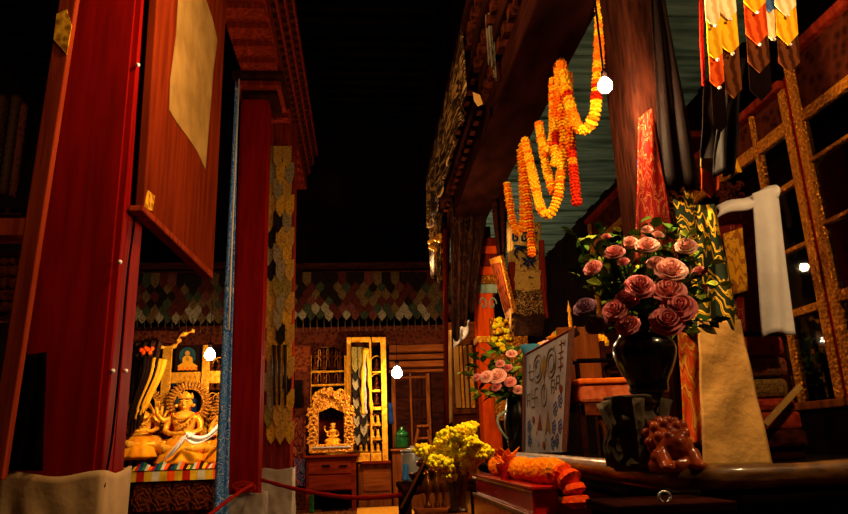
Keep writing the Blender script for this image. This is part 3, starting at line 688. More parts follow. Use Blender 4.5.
# dark drape and striped gold tassel left of the painted panels
cl = quad(P(131, 343, 12.2), P(163, 340, 12.2), P(140, 425, 12.2), P(128, 440, 12.2), folds(.07, 4, .4))
tag(MB().sheet(cl, 40, 20).build('dark_drape', M['darkbr'], smooth=True, solid=.01), 'dark gathered drape hanging over the left altar beside the red pillar', 'drape')
mb = MB()
for k in range(7):
    mb.cur = 0 if k in (3, 5, 6) else 1; a, b = P(146+k*3, 357+k*.5, 12.05), P(128+k*2.4, 425-k*2, 12.05)
    c = smoothpts([a, lerp(a, b, .35)+Vector((.06, -.04, .05)), lerp(a, b, .7), b], 5); mb.tube(c, [.06]*3+[.05]*(len(c)-6)+[.02]*3, 6)
tag(mb.build('striped_tassel', [M['yelbr'], M['darkbr']], smooth=True), 'swept back gold and dark striped tassel over the left altar', 'tassel')
mb = MB()
for k in range(6): mb.ball(P(141+k*2.2, 350+2.5*math.sin(k*2), 12.1), .04, sy=.6, n=8)
tag(mb.build('orange_rosette', M['orange'], smooth=True), 'orange cloth rosette at the head of the striped tassel', 'rosette')
sc = smoothpts([P(120, 343, 12.3), P(150, 346, 12.3), P(170, 347, 12.3), P(178, 343, 12.3), P(180, 336, 12.3), P(190, 332, 12.3), P(195, 330, 12.3)], 6)
tag(MB().tube(sc, [.03+.02*math.sin(i) for i in range(len(sc))], 6).build('gilt_scroll', M['gold'], smooth=True), 'curling gilt scroll under the carved beam above the left altar', 'carving')
mb = MB(); pbox(mb, 120, 331, 166, 343, 12.32, .2); pbox(mb, 120, 343, 140, 352, 12.33, .2); mb.extr(PX([(166, 331), (182, 331), (177, 343), (166, 343)], Y=12.33), (0, .2, 0))
tag(mb.build('carved_bracket', M['carved']), 'dark carved bracket above the gilt scroll at left', 'bracket', kind='thing')
# ================================================================== MIDDLE OF THE BACK WALL
t = lattice('gilt_cabinet', 'gilt framed cabinet of small dark figures behind the golden shrine', 'cabinet', 12.95, [(307, 311), (344.5, 348)], [(343, 347), (370.5, 372.5), (452, 456)], M['gold'])
for s in (-1, 1):     # stepped scalloped arch at the head of the opening
    mb = MB()
    for k, (dx, y) in enumerate(((19, 352), (15.5, 348.5), (11, 346))):
        q = pr(328+s*dx-3.5, 342, 328+s*dx+3.5, y+3, 12.9); mb.box(q[0], q[1], 12.9-k*.01, 12.96, q[2], q[3])
    mb.build('stepped_arch', M['carved'], t)
mb = MB(); pbox(mb, 306, 384, 349, 386, 12.96, .2); mb.build('shelf', M['gold'], t)
for y, lab in ((369, 'small dark figure on the top shelf behind the golden shrine'), (358, 'small dark figure in the arched top row behind the golden shrine'), (384, 'small dark figure on the shelf just above the golden shrine')):
    for k in range(4): small_buddha(P(315+k*8.5, y, 13.05), .22 if y != 358 else .2, lab, 'small figures behind the golden shrine', 'bronze', 'golddull')
t = lattice('gilt_cabinet', 'tall gilt framed glass cabinet right of the golden shrine', 'cabinet', 12.6, [(347, 351.5), (370, 372), (381.5, 387)], [(337, 342), (371, 373), (406.5, 410), (453.5, 462)], M['gold'], depth=.5)
mb = MB(); pbox(mb, 352, 342, 370, 454, 12.63, .006); mb.build('pane', M['glass'], t)
mb = MB(); pbox(mb, 372, 342, 382, 454, 12.63, .006); mb.build('pane', M['glass'], t)
for y in (390, 424, 438.5, 452): mb = MB(); pbox(mb, 352, y, 381.5, y+2, 12.7, .3); mb.build('shelf', M['gold'], t)
for y, n, lab in ((452, 5, 'small gilt figure in an arched niche on the lowest shelf of the glass cabinet'), (438, 5, 'small gilt figure in an arched niche on the second shelf of the glass cabinet'), (424, 5, 'small gilt figure in an arched niche at middle height of the glass cabinet')):
    for k in range(n): small_buddha(P(355+k*5.8, y, 12.8), .17, lab, 'figures on shelf %d of the glass cabinet' % y if False else lab.split(' on ')[-1].split(' at ')[-1]+' figures', 'statue')
for y, lab in ((371, 'small dark figure on the top right shelf of the glass cabinet'), (389, 'small dark figure above the middle right shelf of the glass cabinet'), (405, 'small dark figure on the middle right shelf of the glass cabinet')):
    small_buddha(P(376.8, y, 12.85), .24, lab, None, 'bronze')
# painted blue cloth at the cabinet side, striped banner before it
cl = quad(P(388, 402, 12.55), P(392.5, 404, 12.55), P(393.5, 424, 12.55), P(388.5, 424, 12.55), folds(.01, 1))
tag(MB().sheet(cl, 6, 8).build('blue_cloth', M['bluec'], smooth=True, solid=.01), 'blue cloth hanging on the side of the tall glass cabinet', 'cloth')
mb = MB()
for r in range(9, -1, -1):
    for k in range(2):
        mb.cur = (r+k) % 2*3 if r > 1 else 2; y = 347+r*9; x = 351.5+k*6.5+r*.3
        tongue(mb, P(x, y, 12.45-k*.03), P(x+6.8, y, 12.45-k*.03), .3, .012, (0, -1, 0), .04)
tag(mb.build('tongue_banner', [SG[3], SG[2], SG[4], SG[2]]), 'dark banner of checked tongues hanging before the tall glass cabinet', 'banner')
mb = MB()
for k in range(4):
    mb.cur = k % 3
    c = smoothpts([P(365+k*.8, 351, 12.4), P(363.5+k*1.6, 370, 12.36), P(362.5+k*2.6, 395, 12.36), P(363+k*2.8, 414, 12.4)], 5); mb.tube(c, [.035+.012*math.sin(i*1.4+k) for i in range(len(c))], 6)
mb.cur = 0; mb.ball(P(366, 351, 12.38), .06)
tag(mb.build('gold_tassel', [M['yelbr'], M['greycloth'], M['silkblack']], smooth=True), 'gold and dark striped tassel hanging beside the dark checked banner', 'tassel')
# golden shrine
t = thing('golden_shrine', 'ornate gilt shrine with dark niche standing on the red chest', 'shrine', P(331, 452, 12.2))
zc = P(330, 452, 12.2).z
for s in (-1, 1):
    mb = MB()
    q = pr(331+s*17.5-4.5, 412, 331+s*17.5+4.5, 446, 12.2); mb.box(q[0], q[1], 12.2, 12.4, q[2], q[3])
    for k in range(9):
        y = 412+k*4; p = P(331+s*(18+1.5*math.sin(k*1.9)), y, 12.19)
        mb.tube([p+Vector((s*.07*math.cos(a)*(1-a/8), -.03, .06*math.sin(a)*(1-a/8))) for a in [i*.6 for i in range(11)]], [.026]*8+[.018, .012, .008], 5)
    mb.build('column', M['golddull'], t)
mb = MB(); pbox(mb, 309, 444, 353, 453, 12.12, .35); mb.build('base', M['golddull'], t, bevel=.02)
mb = MB(); pbox(mb, 312, 446.5, 351, 447.7, 12.1, .02); mb.build('silver_rim', M['steel'], t)
mb = MB()
mb.extr(PX([(314, 414), (313, 402), (320, 394), (331, 389), (342, 394), (349, 402), (348, 414), (340, 411), (331, 407), (322, 411)], Y=12.22), (0, .12, 0))
rr = random.Random(5)
for k in range(60):
    a = math.pi*(.04+.92*rr.random()); r0 = rr.uniform(.75, 1.05)
    p = P(331+20*r0*math.cos(a), 414-24*r0*math.sin(a), 12.18)
    mb.tube([p+Vector((.05*math.cos(b+k)*(1-b/7), -.02*math.sin(k), .05*math.sin(b+k)*(1-b/7))) for b in [i*.6 for i in range(9)]], [.022]*6+[.016, .01, .006], 5)
mb.build('pediment', M['golddull'], t)
mb = MB(); pbox(mb, 319, 408, 344, 446, 12.42, .03); mb.build('niche', M['wall'], t)
mb = MB(); cl = quad(P(319, 409, 12.35), P(344, 409, 12.35), P(344, 419, 12.35), P(319, 419, 12.35), folds(.02, 4)); mb.sheet(cl, 24, 5); mb.build('curtain', M['blackwood'], t, smooth=True, solid=.008)
g = copy_tree(alt, P(333, 446, 12.3)+Vector((0, 0, .02)), 0, .42, 'small gilt statue seated inside the golden shrine')
for ch in list(g.children):
    if ch.name.startswith('halo'): bpy.data.objects.remove(ch)
# red chest under it
t = thing('red_chest', 'red brown chest of drawers on legs under the golden shrine', 'chest', P(331, 514, 12.0))
q = pr(306, 455, 356, 506, 12.0); zf = q[2]
MB().box(q[0]-.05, q[1]+.05, 11.95, 12.6, q[3]-.04, q[3]).build('top', M['chest'], t, bevel=.01)
zm = P(330, 491, 12).z
MB().box(q[0], q[1], 12.0, 12.55, zm, q[3]-.04).build('body', M['chest'], t, bevel=.008)
for i, (a, b) in enumerate(((459, 474), (475.5, 490))):
    mb = MB(); pbox(mb, 308.5, a, 351, b, 11.985, .03); d = mb.build('drawer', M['chest'], t, bevel=.008)
    if i == 0:
        for hx in (326, 343): mb = MB(); pbox(mb, hx-4, 465, hx+4, 466.8, 11.97, .02); mb.build('handle', M['blackwood'], d, bevel=.004)
for x0, x1 in ((q[0], q[0]+.07), (q[1]-.07, q[1])):
    for y in (12.0, 12.45): MB().box(x0, x1, y, y+.08, 0, zm).build('leg', M['chest'], t)
MB().box(q[0]+.07, q[1]-.07, 12.5, 12.53, 0, zm).build('back_panel', M['blackwood'], t)
t = thing('wall_cupboard', 'brown panelled cupboard base below the tall glass cabinet', 'cupboard', P(375, 505, 12.4))
q = pr(358.5, 464, 391.5, 504, 12.4)
MB().box(q[0], q[1], 12.45, 13.3, 0, q[3]).build('body', M['wood'], t)
MB().box(q[0]+.05, q[1], 12.36, 13.3, q[3], q[3]+.05).build('top', M['chest'], t, bevel=.01)
mb = MB(); pbox(mb, 363, 468, 390, 491, 12.43, .03); mb.build('panel', M['woodx'], t, bevel=.01)
mb = MB(); pbox(mb, 361, 494, 392, 496.5, 12.42, .04); mb.build('moulding', M['woodx'], t, bevel=.006)
tag(MB().box(-.12, .75, 9.5, 12.3, .003, .02).build('floor_mat', M['mat_']), 'straw yellow mat on the floor before the cupboard', 'mat')
mb = MB().box(P(309, 505, 11.9).x, P(314, 505, 11.9).x, 11.9, 12.0, 0, P(311, 495, 11.9).z)
tag(mb.build('green_can', M['greenp'], bevel=.02), 'dark green can on the floor left of the red chest', 'can')
# dark doorway wall at the right of the cabinet
t = thing('panelled_door', 'dark panelled double door behind the bare bulb on the back wall', 'door', P(415, 450, 13.0), kind='thing')
q = pr(392, 346, 446, 514, 13.1); MB().box(q[0], q[1], 13.1, 13.38, 0, q[3]).build('panel', M['darkwood'], t)
for a, b, d in ((345, 352, .2), (354, 359, .12), (361, 367, .16), (369, 372, .08)):
    u = pr(389, a, 448, b, 13.0); MB().box(u[0], u[1], 13.1-d, 13.2, u[2], u[3]).build('lintel', M['woodx'], t, bevel=.015)
for x0, x1 in ((392, 396), (410.5, 412.5), (427, 431)):
    u = pr(x0, 373, x1, 448, 13.0); MB().box(u[0], u[1], 13.03, 13.15, u[2], u[3]).build('stile', M['wood'], t, bevel=.01)
for y in (376, 446): u = pr(396, y, 427, y+2, 13.0); MB().box(u[0], u[1], 13.05, 13.15, u[2], u[3]).build('rail', M['wood'], t)
mb = MB()
for k in range(3):
    for j in range(3): pbox(mb, 413.5+k*4.5, 378+j*22, 417+k*4.5, 397+j*22, 13.06, .04)
mb.build('lattice', M['darkwood'], t, bevel=.01)
# counter with pot, stool and silver urn
t = thing('counter', 'brown wooden counter carrying the green pot by the dark door', 'counter', P(410, 505, 12.3))
q = pr(393, 448, 450, 512, 12.3); MB().box(q[0], q[1], 12.3, 12.9, 0, q[3]-.04).build('body', M['wood'], t)
MB().box(q[0]-.03, q[1], 12.26, 12.9, q[3]-.04, q[3]).build('top', M['woodx'], t, bevel=.01)
zc = q[3]
p = P(402, 447.7, 12.5); p.z = zc
t = thing('green_pot', 'glossy green lidded pot on the counter by the dark door', 'pot', p)
MB().lathe([(.1, 0), (.125, .03), (.13, .16), (.12, .2), (.125, .21)], p, 18).build('body', M['greenp'], t, smooth=True)
MB().lathe([(.13, .21), (.11, .27), (.06, .31), (.025, .33), (.04, .36), (.01, .38)], p, 18).build('lid', M['greenp'], t, smooth=True)
t = thing('stool', 'small dark A shaped wooden stool on the counter', 'stool', P(423, 447, 12.5))
top = P(423, 426, 12.5).z
for s in (-1, 1): MB().tube([Vector((P(423+s*9, 447, 12.5).x, 12.5, zc)), Vector((P(423+s*4, 426, 12.5).x, 12.5, top))], .028, 6).build('leg', M['wood'], t)
MB().box(P(417, 430, 12.5).x, P(429, 430, 12.5).x, 12.42, 12.62, top-.02, top+.02).build('seat', M['wood'], t, bevel=.006)
mb = MB(); pbox(mb, 416, 437, 430, 439, 12.48, .04); mb.build('stretcher', M['wood'], t)
# silver urn and brass vessels in mid-hall on a low table
p = P(413, 482, 7.2)
t = thing('side_table', 'low dark table holding the silver urn and brass vessels', 'table', (p.x+.1, 7.2, 0))
zt = p.z; MB().box(p.x-.16, p.x+.5, 6.2, 7.45, zt-.05, zt).build('tabletop', M['darkwood'], t, bevel=.01)
for x in (p.x-.14, p.x+.44):
    for y in (6.25, 7.36): MB().box(x, x+.06, y, y+.06, 0, zt-.05).build('leg', M['darkwood'], t)
t = thing('silver_urn', 'shiny silver urn with flat lid and blue rag', 'urn', p)
MB().lathe([(.1, 0), (.11, .02), (.11, .27), (.105, .29)], p, 24).build('body', M['steel'], t, smooth=True)
MB().lathe([(.12, .29), (.12, .305), (.05, .325), (.02, .33), (.02, .35)], p, 24).build('lid', M['steel'], t, smooth=True)
cl = quad(P(403, 464, 7.08), P(408, 464, 7.06), P(409, 481, 7.04), P(402, 480, 7.04), folds(.015, 1.5))
tag(MB().sheet(cl, 8, 10).build('blue_rag', M['bluerag'], smooth=True, solid=.01), 'pale blue rag hanging from the silver urn', 'cloth')
def brass(name, label, p, prof, m='brass'):
    return tag(MB().lathe([(r, z) for r, z in prof], p, 20).build(name, M[m], smooth=True), label, name.split('_')[-1])
p2 = P(425, 482, 6.6); p2.z = zt
brass('brass_bowl', 'brass ritual bowl with wide rim behind the slanted board', p2, [(.06, 0), (.07, .02), (.13, .05), (.15, .09), (.16, .1), (.05, .12), (.04, .15), (.08, .17), (.07, .21), (.02, .24), (.015, .27)])
p3 = P(434, 483, 6.35); p3.z = zt
brass('brass_lamp', 'tall brass butter lamp between the urn and the yellow blossom', p3, [(.04, 0), (.045, .015), (.02, .03), (.016, .07), (.03, .085), (.055, .12), (.06, .13), (.025, .15), (.03, .17), (.01, .2)])
t = thing('slanted_board', 'dark slanted wooden board leaning beside the brass vessels', 'board', P(410, 512, 5.9))
MB().extr([P(399, 506, 5.9), P(422, 462, 5.9), P(425, 464, 5.9), P(403, 514, 5.9)], (.03, .06, 0)).build('board', M['blackwood'], t, bevel=.006)
MB().tube([P(401, 508, 5.88), P(424, 463, 5.88)], .012, 6).build('edge_strip', M['wood'], t)
# low shelf with small brass things right under the blossoms
p = P(440, 509, 3.9)
t = thing('low_table', 'small pinkish brown table corner under the vase of yellow blossoms', 'table', (.46, 3.75, 0))
MB().box(P(418, 510, 3.8).x, P(466, 510, 3.8).x, 3.45, 4.1, P(440, 511, 3.8).z-.05, P(440, 511, 3.8).z).build('tabletop', M['woodx'], t, bevel=.008)
zv = P(440, 511, 3.8).z
for x in (P(420, 510, 3.8).x, P(460, 510, 3.8).x):
    for y in (3.48, 4.02): MB().box(x, x+.04, y, y+.04, 0, zv-.05).build('leg', M['woodx'], t)
for k, (x, s) in enumerate(((428, .55), (437, .42), (444, .4))):
    q = P(x, 505, 4.02); q.z = zv
    brass('brass_cup', ['largest brass cup on the small table left of the glass vase', 'middle brass cup on the small table left of the glass vase', 'smallest brass cup beside the foot of the glass vase'][k], q, [(.04*s, 0), (.042*s, .015), (.02*s, .03), (.018*s, .06), (.05*s, .09), (.055*s, .13), (.03*s, .15), (.02*s, .18), (.005, .2)])
# ================================================================== RIGHT SIDE
DZ = .83
# dais with polished rim
t = thing('dais', 'long black lacquered dais with polished brown rim along the right side', 'dais', (1.8, 4.5, 0), kind='thing')
dp = [(.98, 7.2), (.97, 5.2), (1.09, 3.6), (1.17, 2.75), (1.24, 2.58), (2.2, 2.55), (2.2, 3.2), (2.66, 3.2), (2.66, 7.2)]
MB().extr([(x, y, 0) for x, y in dp], (0, 0, DZ)).build('body', M['lacquer'], t, bevel=.01)
rp = smoothpts([(.98, 7.2, DZ+.06), (.97, 5.2, P(505, 453, 5.2).z-.02), (1.09, 3.6, P(590, 458, 3.6).z-.02), (1.17, 2.8, P(680, 467, 2.7).z-.02), (1.2, 2.64, DZ-.01), (1.35, 2.57, DZ-.012), (1.8, 2.55, DZ-.012), (2.19, 2.55, DZ-.012)], 6)
MB().tube([p+Vector((0, 0, -.012)) for p in rp], [.046+.003*math.sin(i*.9) for i in range(len(rp))], 10).build('rim', M['lipwood'], t, smooth=True)
MB().tube([p+Vector((-.03, -.02, -.1)) for p in rp], [.026+.003*math.sin(i*1.3) for i in range(len(rp))], 8).build('moulding', M['blackwood'], t, smooth=True)
MB().tube([p+Vector((-.015, -.01, -.2)) for p in rp], .02, 8).build('moulding', M['lipwood'], t, smooth=True)
# offering chest with ring handle in front of it
t = thing('offering_box', 'dark flat lidded box with a small ring handle before the dais', 'box', (.93, 2.05, 0))
q = pr(622, 503, 735, 560, 2.05); zt = P(676, 503, 2.05).z
MB().box(q[0], q[1], 2.05, 2.32, 0, zt-.03).build('body', M['blackwood'], t, bevel=.008)
MB().box(q[0]-.01, q[1]+.01, 2.03, 2.34, zt-.03, zt).build('lid', M['darkwood'], t, bevel=.006)
c = Vector(((q[0]+q[1])/2, 2.12, zt+.012)); MB().tube([c+Vector((.018*math.cos(a), 0, .016*math.sin(a))) for a in [k*.45 for k in range(15)]], .004, 6).build('ring_handle', M['steel'], t, smooth=True)
# red lacquer altar box with marigold coil
t = thing('red_box', 'two tiered red lacquer box carrying a thick orange garland', 'box', (.85, 4.3, 0))
a = P(532, 486, 3.4); zt = a.z
MB().box(a.x, P(554, 485, 3.4).x+.02, 3.4, 5.15, .42, zt-.02).build('body', M['redbox'], t, bevel=.012)
MB().box(a.x-.012, P(554, 485, 3.4).x+.03, 3.38, 5.17, zt-.02, zt).build('top', M['redbox'], t, bevel=.006)
MB().box(a.x-.018, P(554, 485, 3.4).x+.03, 3.37, 5.17, 0, .625).build('lower_tier', M['redbox'], t, bevel=.015)
MB().box(a.x-.024, a.x-.012, 3.37, 5.17, .605, .63).build('edge_strip', M['lipwood'], t, bevel=.004)
def garland(name, label, pts, r, mats, seed=0, pitch=.62, band=None, petals=9, group=None, k=8, wv=.14):
    rr = random.Random(seed); c = smoothpts(pts, k)
    L = [0]
    for p, q in zip(c, c[1:]): L.append(L[-1]+(q-p).length)
    n = max(3, int(L[-1]/(r*pitch))); mb = MB(); j = 0
    for i in range(n+1):
        s = L[-1]*i/n
        while j < len(L)-2 and L[j+1] < s: j += 1
        f = (s-L[j])/max(1e-6, L[j+1]-L[j]); p = lerp(c[j], c[j+1], f); d = (c[j+1]-c[j]).normalized()
        up = Vector((0, 1, 0)) if abs(d.y) < .9 else Vector((1, 0, 0)); a = d.cross(up).normalized(); b = a.cross(d)
        ph = rr.random()*6; R0 = r*rr.uniform(.88, 1.08); h = r*pitch*.62; N = petals*2
        mb.cur = band(i, n, rr) if band else rr.choice((0, 0, 1))
        ring = lambda rad, off, w: [p+d*off+(a*math.cos(t+ph)+b*math.sin(t+ph))*rad*(1+(w if q % 2 else -w)) for q, t in enumerate([2*math.pi*q/N for q in range(N)])]
        r0, r1, r2, r3 = ring(R0*.3, -h, 0), ring(R0*.85, -h*.8, wv*.5), ring(R0, h*.1, wv), ring(R0*.35, h, 0)
        vs = r0+r1+r2+r3
        mb.add(vs, [list(range(N))[::-1], [3*N+q for q in range(N)]]+[(l*N+q, l*N+(q+1) % N, (l+1)*N+(q+1) % N, (l+1)*N+q) for l in range(3) for q in range(N)])
    o = mb.build(name, mats); return tag(o, label, 'garland', group)
MM = [M['mar_y'], M['mar_o'], M['mar_r']]
bo = lambda i, n, rr: 1 if rr.random() < .8 else 0
zc = zt+.06
GT = [mat('carnation_orange', '#ff9c1c', '#f27c0c', rough=.7, scale=40, bump=.4), M['mar_o'], mat('carnation_red', '#f4521a', '#d83408', rough=.7, scale=40, bump=.5)]
garland('marigold_garland', 'thick orange flower garland lying along the red lacquer box', [Vector((.9, 4.85, zc)), Vector((.9, 4.6, zc)), Vector((.898, 4.2, zc)), Vector((.895, 3.9, zc)), Vector((.9, 3.6, zc)), Vector((.92, 3.42, zc)), Vector((.955, 3.33, zc-.03)), Vector((.97, 3.3, zc-.08)), Vector((.972, 3.295, zc-.13))], .062, GT, 3, .8, lambda i, n, rr: 2 if i > n-4 else (0 if i % 3 else 1), 14, wv=.025)
p = Vector((.825, P(505, 473, X=.825).y, zt))
t = thing('red_bowl', 'small dark red bowl holding orange petals before the marigold garland', 'bowl', p)
MB().lathe([(.03, 0), (.032, .02), (.045, .05), (.056, .085), (.052, .09), (.035, .06)], p, 20).build('body', M['redbox'], t, smooth=True)
mb = MB(); rr = random.Random(2)
for k in range(16):
    a = k*2.4; q = p+Vector((.04*math.cos(a)*rr.random(), .04*math.sin(a), .085+.04*rr.random())); e = Vector((math.cos(a), math.sin(a), .9)).normalized()*.08
    s_ = Vector((-math.sin(a), math.cos(a), 0))*.025
    mb.extr([q, q+e*.5+s_, q+e, q+e*.5-s_], Vector((0, 0, .006)))
mb.build('petals', M['mar_o'], t)
# hanging marigold garlands
def hg(label, px, r=.035, seed=0, band=None, k=6):
    return garland('marigold_garland', label, [P(x, y, Y) for x, y, Y in px], r, MM, seed, .7, band, 8, 'marigold garlands hanging from the carved beam', k)
mix1 = lambda i, n, rr: (0, 0, 1, 1, 0, 2)[(i//5) % 6] if rr.random() < .75 else rr.choice((0, 1))
ylw = lambda i, n, rr: 0 if rr.random() < .72 else 1
hg('marigold garland dropping from the image top and looping up left of the bulb', [(601, -6, 3.5), (600, 40, 3.5), (597, 85, 3.52), (595, 112, 3.55), (588, 128, 3.62), (579, 128, 3.7), (572, 112, 3.8), (567, 90, 3.95), (563, 68, 4.1), (560, 62, 4.2)], .034, 1, mix1)
hg('longest marigold loop falling from the beam to a low point left of centre', [(558, 66, 4.25), (561, 100, 4.2), (564, 140, 4.2), (562, 175, 4.2), (557, 200, 4.25), (549, 215, 4.3), (541, 208, 4.4), (535, 185, 4.5), (529, 158, 4.6), (525, 140, 4.7)], .034, 2, ylw)
hg('straight marigold strand ending in deep orange blooms above the roses', [(568, 75, 4.1), (569, 110, 4.05), (571, 145, 4.0), (574, 175, 4.0), (577, 204, 4.0)], .032, 3, lambda i, n, rr: 2 if i > n*.62 and rr.random() < .75 else rr.choice((0, 1)))
hg('short yellow marigold loop hung near the beam corner', [(553, 80, 4.3), (553, 110, 4.3), (553, 135, 4.3), (548, 152, 4.35), (543, 145, 4.4), (539, 125, 4.45)], .032, 4, ylw)
hg('marigold strand swinging from the beam behind the long loop', [(539, 124, 4.5), (543, 150, 4.45), (549, 178, 4.4), (555, 192, 4.38), (562, 165, 4.36), (563, 130, 4.4), (560, 90, 4.4)], .032, 5, ylw)
hg('straight marigold strand hanging down onto the embroidered banner', [(523, 145, 4.75), (525, 175, 4.75), (528, 205, 4.75), (531, 235, 4.75), (532, 255, 4.75)], .032, 6, lambda i, n, rr: (0, 1, 1)[i % 3])
hg('leftmost marigold loop on the beam', [(507, 184, 5.2), (510, 205, 5.2), (514, 226, 5.2), (519, 232, 5.15), (523, 222, 5.1), (523, 190, 5.0), (521, 150, 4.9)], .033, 7, lambda i, n, rr: (0, 1)[i % 2])
hg('upright marigold strand in the cluster beside the long loop', [(561, 66, 4.22), (557, 100, 4.22), (556, 140, 4.22), (555, 165, 4.22)], .03, 8, mix1)
# ------------------------------------------------------------------ cabinets of the right wall
XW = 2.76
G = lambda x, y: P(x, y, X=XW)
def wallunit(label, ya, yb, zs, z_top, z_base, posts, base=True, glass=True, stile=.07):
    t = thing('glass_cabinet', label, 'cabinet', (XW+.3, (ya+yb)/2, 0), kind='thing')
    MB().box(XW+.5, XW+.54, ya, yb, z_base, z_top).build('back_panel', M['darkwood'], t)
    if base:
        MB().box(XW, 3.38, ya, yb, 0, z_base-.05).build('base', M['blackwood'], t)
    MB().box(XW-.03, XW+.5, ya, yb, z_base-.05, z_base).build('sill', M['wood'], t, bevel=.01)
    MB().box(XW-.05, XW+.54, ya, yb, z_top, z_top+.06).build('cornice', M['brownred'], t, bevel=.015)
    ps = [ya, yb-stile]+posts
    for y in ps: MB().box(XW-.015, XW+.045, y, y+(stile if y in (ya, yb-stile) else .035), z_base, z_top).build('stile', M['giltframe'], t, bevel=.006)
    for z, h in zs: MB().box(XW-.008, XW+.04, ya+stile, yb-stile, z, z+h).build('rail', M['giltframe'], t, bevel=.006)
    z0, h0 = zs[0]
    MB().box(XW+.01, XW+.04, ya+stile, yb-stile, z0+h0, z_top).build('frieze_panel', M['carved'], t)
    if glass: MB().box(XW+.015, XW+.02, ya+stile, yb-stile, z_base, z0).build('pane', M['glass'], t)
    for z, h in zs[1:]: MB().box(XW+.05, XW+.5, ya+stile, yb-stile, z, z+.02).build('shelf', M['darkwood'], t)
    return t
ym = G(795, 130).y
zt1 = G(782, 60).z
y0 = 1.3
zb = G(806, 402).z
zr = lambda x, ya, yb: (G(x, yb).z, G(x, ya).z-G(x, yb).z)
wallunit('large glass fronted cabinet with gilt rails at the right edge of the hall', y0, G(797.2, 130).y, [zr(822, 95, 107), zr(830, 145.5, 150), zr(836, 215, 219.5), zr(845, 288, 300)], zt1-.05, zb, [])
yL = 5.3
wallunit('glass fronted cabinet with gilt mullions behind the brocade throne', G(793, 130).y, yL, [zr(752, 147, 160), zr(778, 189, 195), zr(787, 249.5, 254), zr(795, 309, 317)], G(782, 60).z-.19, zb, [G(763, 175).y])
tag(MB().box(XW+.0, XW+.04, G(797.2, 130).y+.001, G(793, 130).y-.001, zb, G(786, 76).z).build('red_strip', M['red']), 'red painted strip between the two gilt framed glass cabinets', 'strip', kind='thing')
wallunit('far glass fronted cabinet beyond the dark brown silk wrapped pillar', 5.32, G(588, 222).y, [zr(620, 218, 226)], 3.5, zb, [])
bz = make_figure('bronze_statue', 'dark bronze statue behind glass above the white scarf', 'statue', G(775, 245)+Vector((.28, 0, 0)), .5, -math.pi/2, 'bronze', None, True, False)
zS = [zr(778, 189, 195)[0]+.03, zr(787, 249.5, 254)[0]+.03, zr(795, 309, 317)[0]+.03, zb+.01]
bz.location = (XW+.27, G(775, 215).y, zS[1]+.02)
for i, (y, z, sc_, lab) in enumerate(((4.05, zS[2], .42, 'dark bronze statue behind glass beside the hanging white scarf'), (3.95, zS[3], .42, 'dark bronze statue behind glass at the foot of the cabinet'), (4.75, zS[1], .4, 'dark bronze statue behind glass left of the mullion'), (3.3, G(845, 297).z+.1, .5, 'dark bronze statue behind glass in the cabinet at the right edge'), (3.1, G(836, 218).z+.03, .45, 'dark bronze statue on the upper shelf of the right edge cabinet'), (4.3, zS[0], .34, 'dark bronze statue on the top shelf behind the brocade throne'))):
    copy_tree(bz, (XW+.27, y, z+.03), -math.pi/2, sc_/.5*bz.scale[0], lab)
# ------------------------------------------------------------------ throne
t = thing('carpet_throne', 'dark wooden throne base under the stacked carpets at right', 'throne', (2.0, 3.7, DZ))
xl, xr = 1.8, P(803, 440, 3.35).x
ys = (335, 356, 377, 398, 412, 430, 448, 470)
zz = [P(770, y, 3.35).z for y in ys]; zz[-1] = DZ
MB().box(xl, xr+.01, 3.36, 4.3, DZ, zz[6]).build('body', M['darkwood'], t, bevel=.01)
MB().box(xl, xr+.02, 3.33, 4.3, zz[6], zz[5]).build('moulding', M['carved'], t, bevel=.02)
MB().box(xl, xr+.01, 3.345, 4.3, zz[5]+.001, zz[4]).build('carved_band', M['carpet1'], t, bevel=.015)
for i, (lab, m) in enumerate((('top red brown folded carpet of the stack on the throne', 'carpet1'), ('second folded carpet of the throne stack, dark red figured', 'carpet2'), ('third folded carpet of the throne stack, olive brown figured', 'carpet3'), ('lowest thin red folded carpet of the throne stack', 'carpet1'))):
    z1, z0 = zz[i], zz[i+1]
    o = MB().box(xl+.01, xr-.01*((i+1) % 2), 3.34+.012*(i % 3), 4.28, z0+.002, z1-.002).build('folded_carpet', M[m], bevel=min(.03, (z1-z0)*.42)); tag(o, lab, 'carpet', 'folded carpets stacked on the throne')
MB_ = MB().extr([P(800, 384, 3.25), P(804, 388, 3.25), P(768, 427, 3.2), P(764, 423, 3.2)], (0, .03, 0))
tag(MB_.build('wooden_stick', M['beige2'], bevel=.005), 'pale wooden stick leaning against the stacked carpets', 'stick')
t = thing('brocade_throne', 'throne backrest covered with red and yellow dragon silk', 'throne', P(745, 330, 3.5))
bk = [P(716, 211, 3.42), P(774, 190, 3.42), P(784, 335, 3.45), P(735, 335, 3.45)]
MB().extr(bk, (0, .06, 0)).build('panel', M['darkwood'], t, bevel=.01)
cl = quad(P(716, 212, 3.38), P(772, 193, 3.38), P(783, 333, 3.36), P(734, 332, 3.36), folds(.012, 3)); MB().sheet(cl, 24, 24).build('red_silk_cover', M['redbr'], t, smooth=True, solid=.006)
cl = quad(P(723, 234, 3.34), P(742, 228, 3.34), P(749, 290, 3.33), P(733, 295, 3.33), folds(.006, 2)); MB().sheet(cl, 12, 14).build('yellow_silk_patch', M['yelbr'], t, smooth=True, solid=.005)
mb = MB(); rr = random.Random(4)
for k in range(26):
    p = P(rr.uniform(715, 741), rr.uniform(184, 206), 3.46); mb.tube([p+Vector((.02*math.cos(b+k)*(1-b/7), -.02, .02*math.sin(b+k)*(1-b/7))) for b in [i*.7 for i in range(8)]], .009, 5)
mb.build('carved_crest', M['carved'], t, smooth=True)
mb = MB()
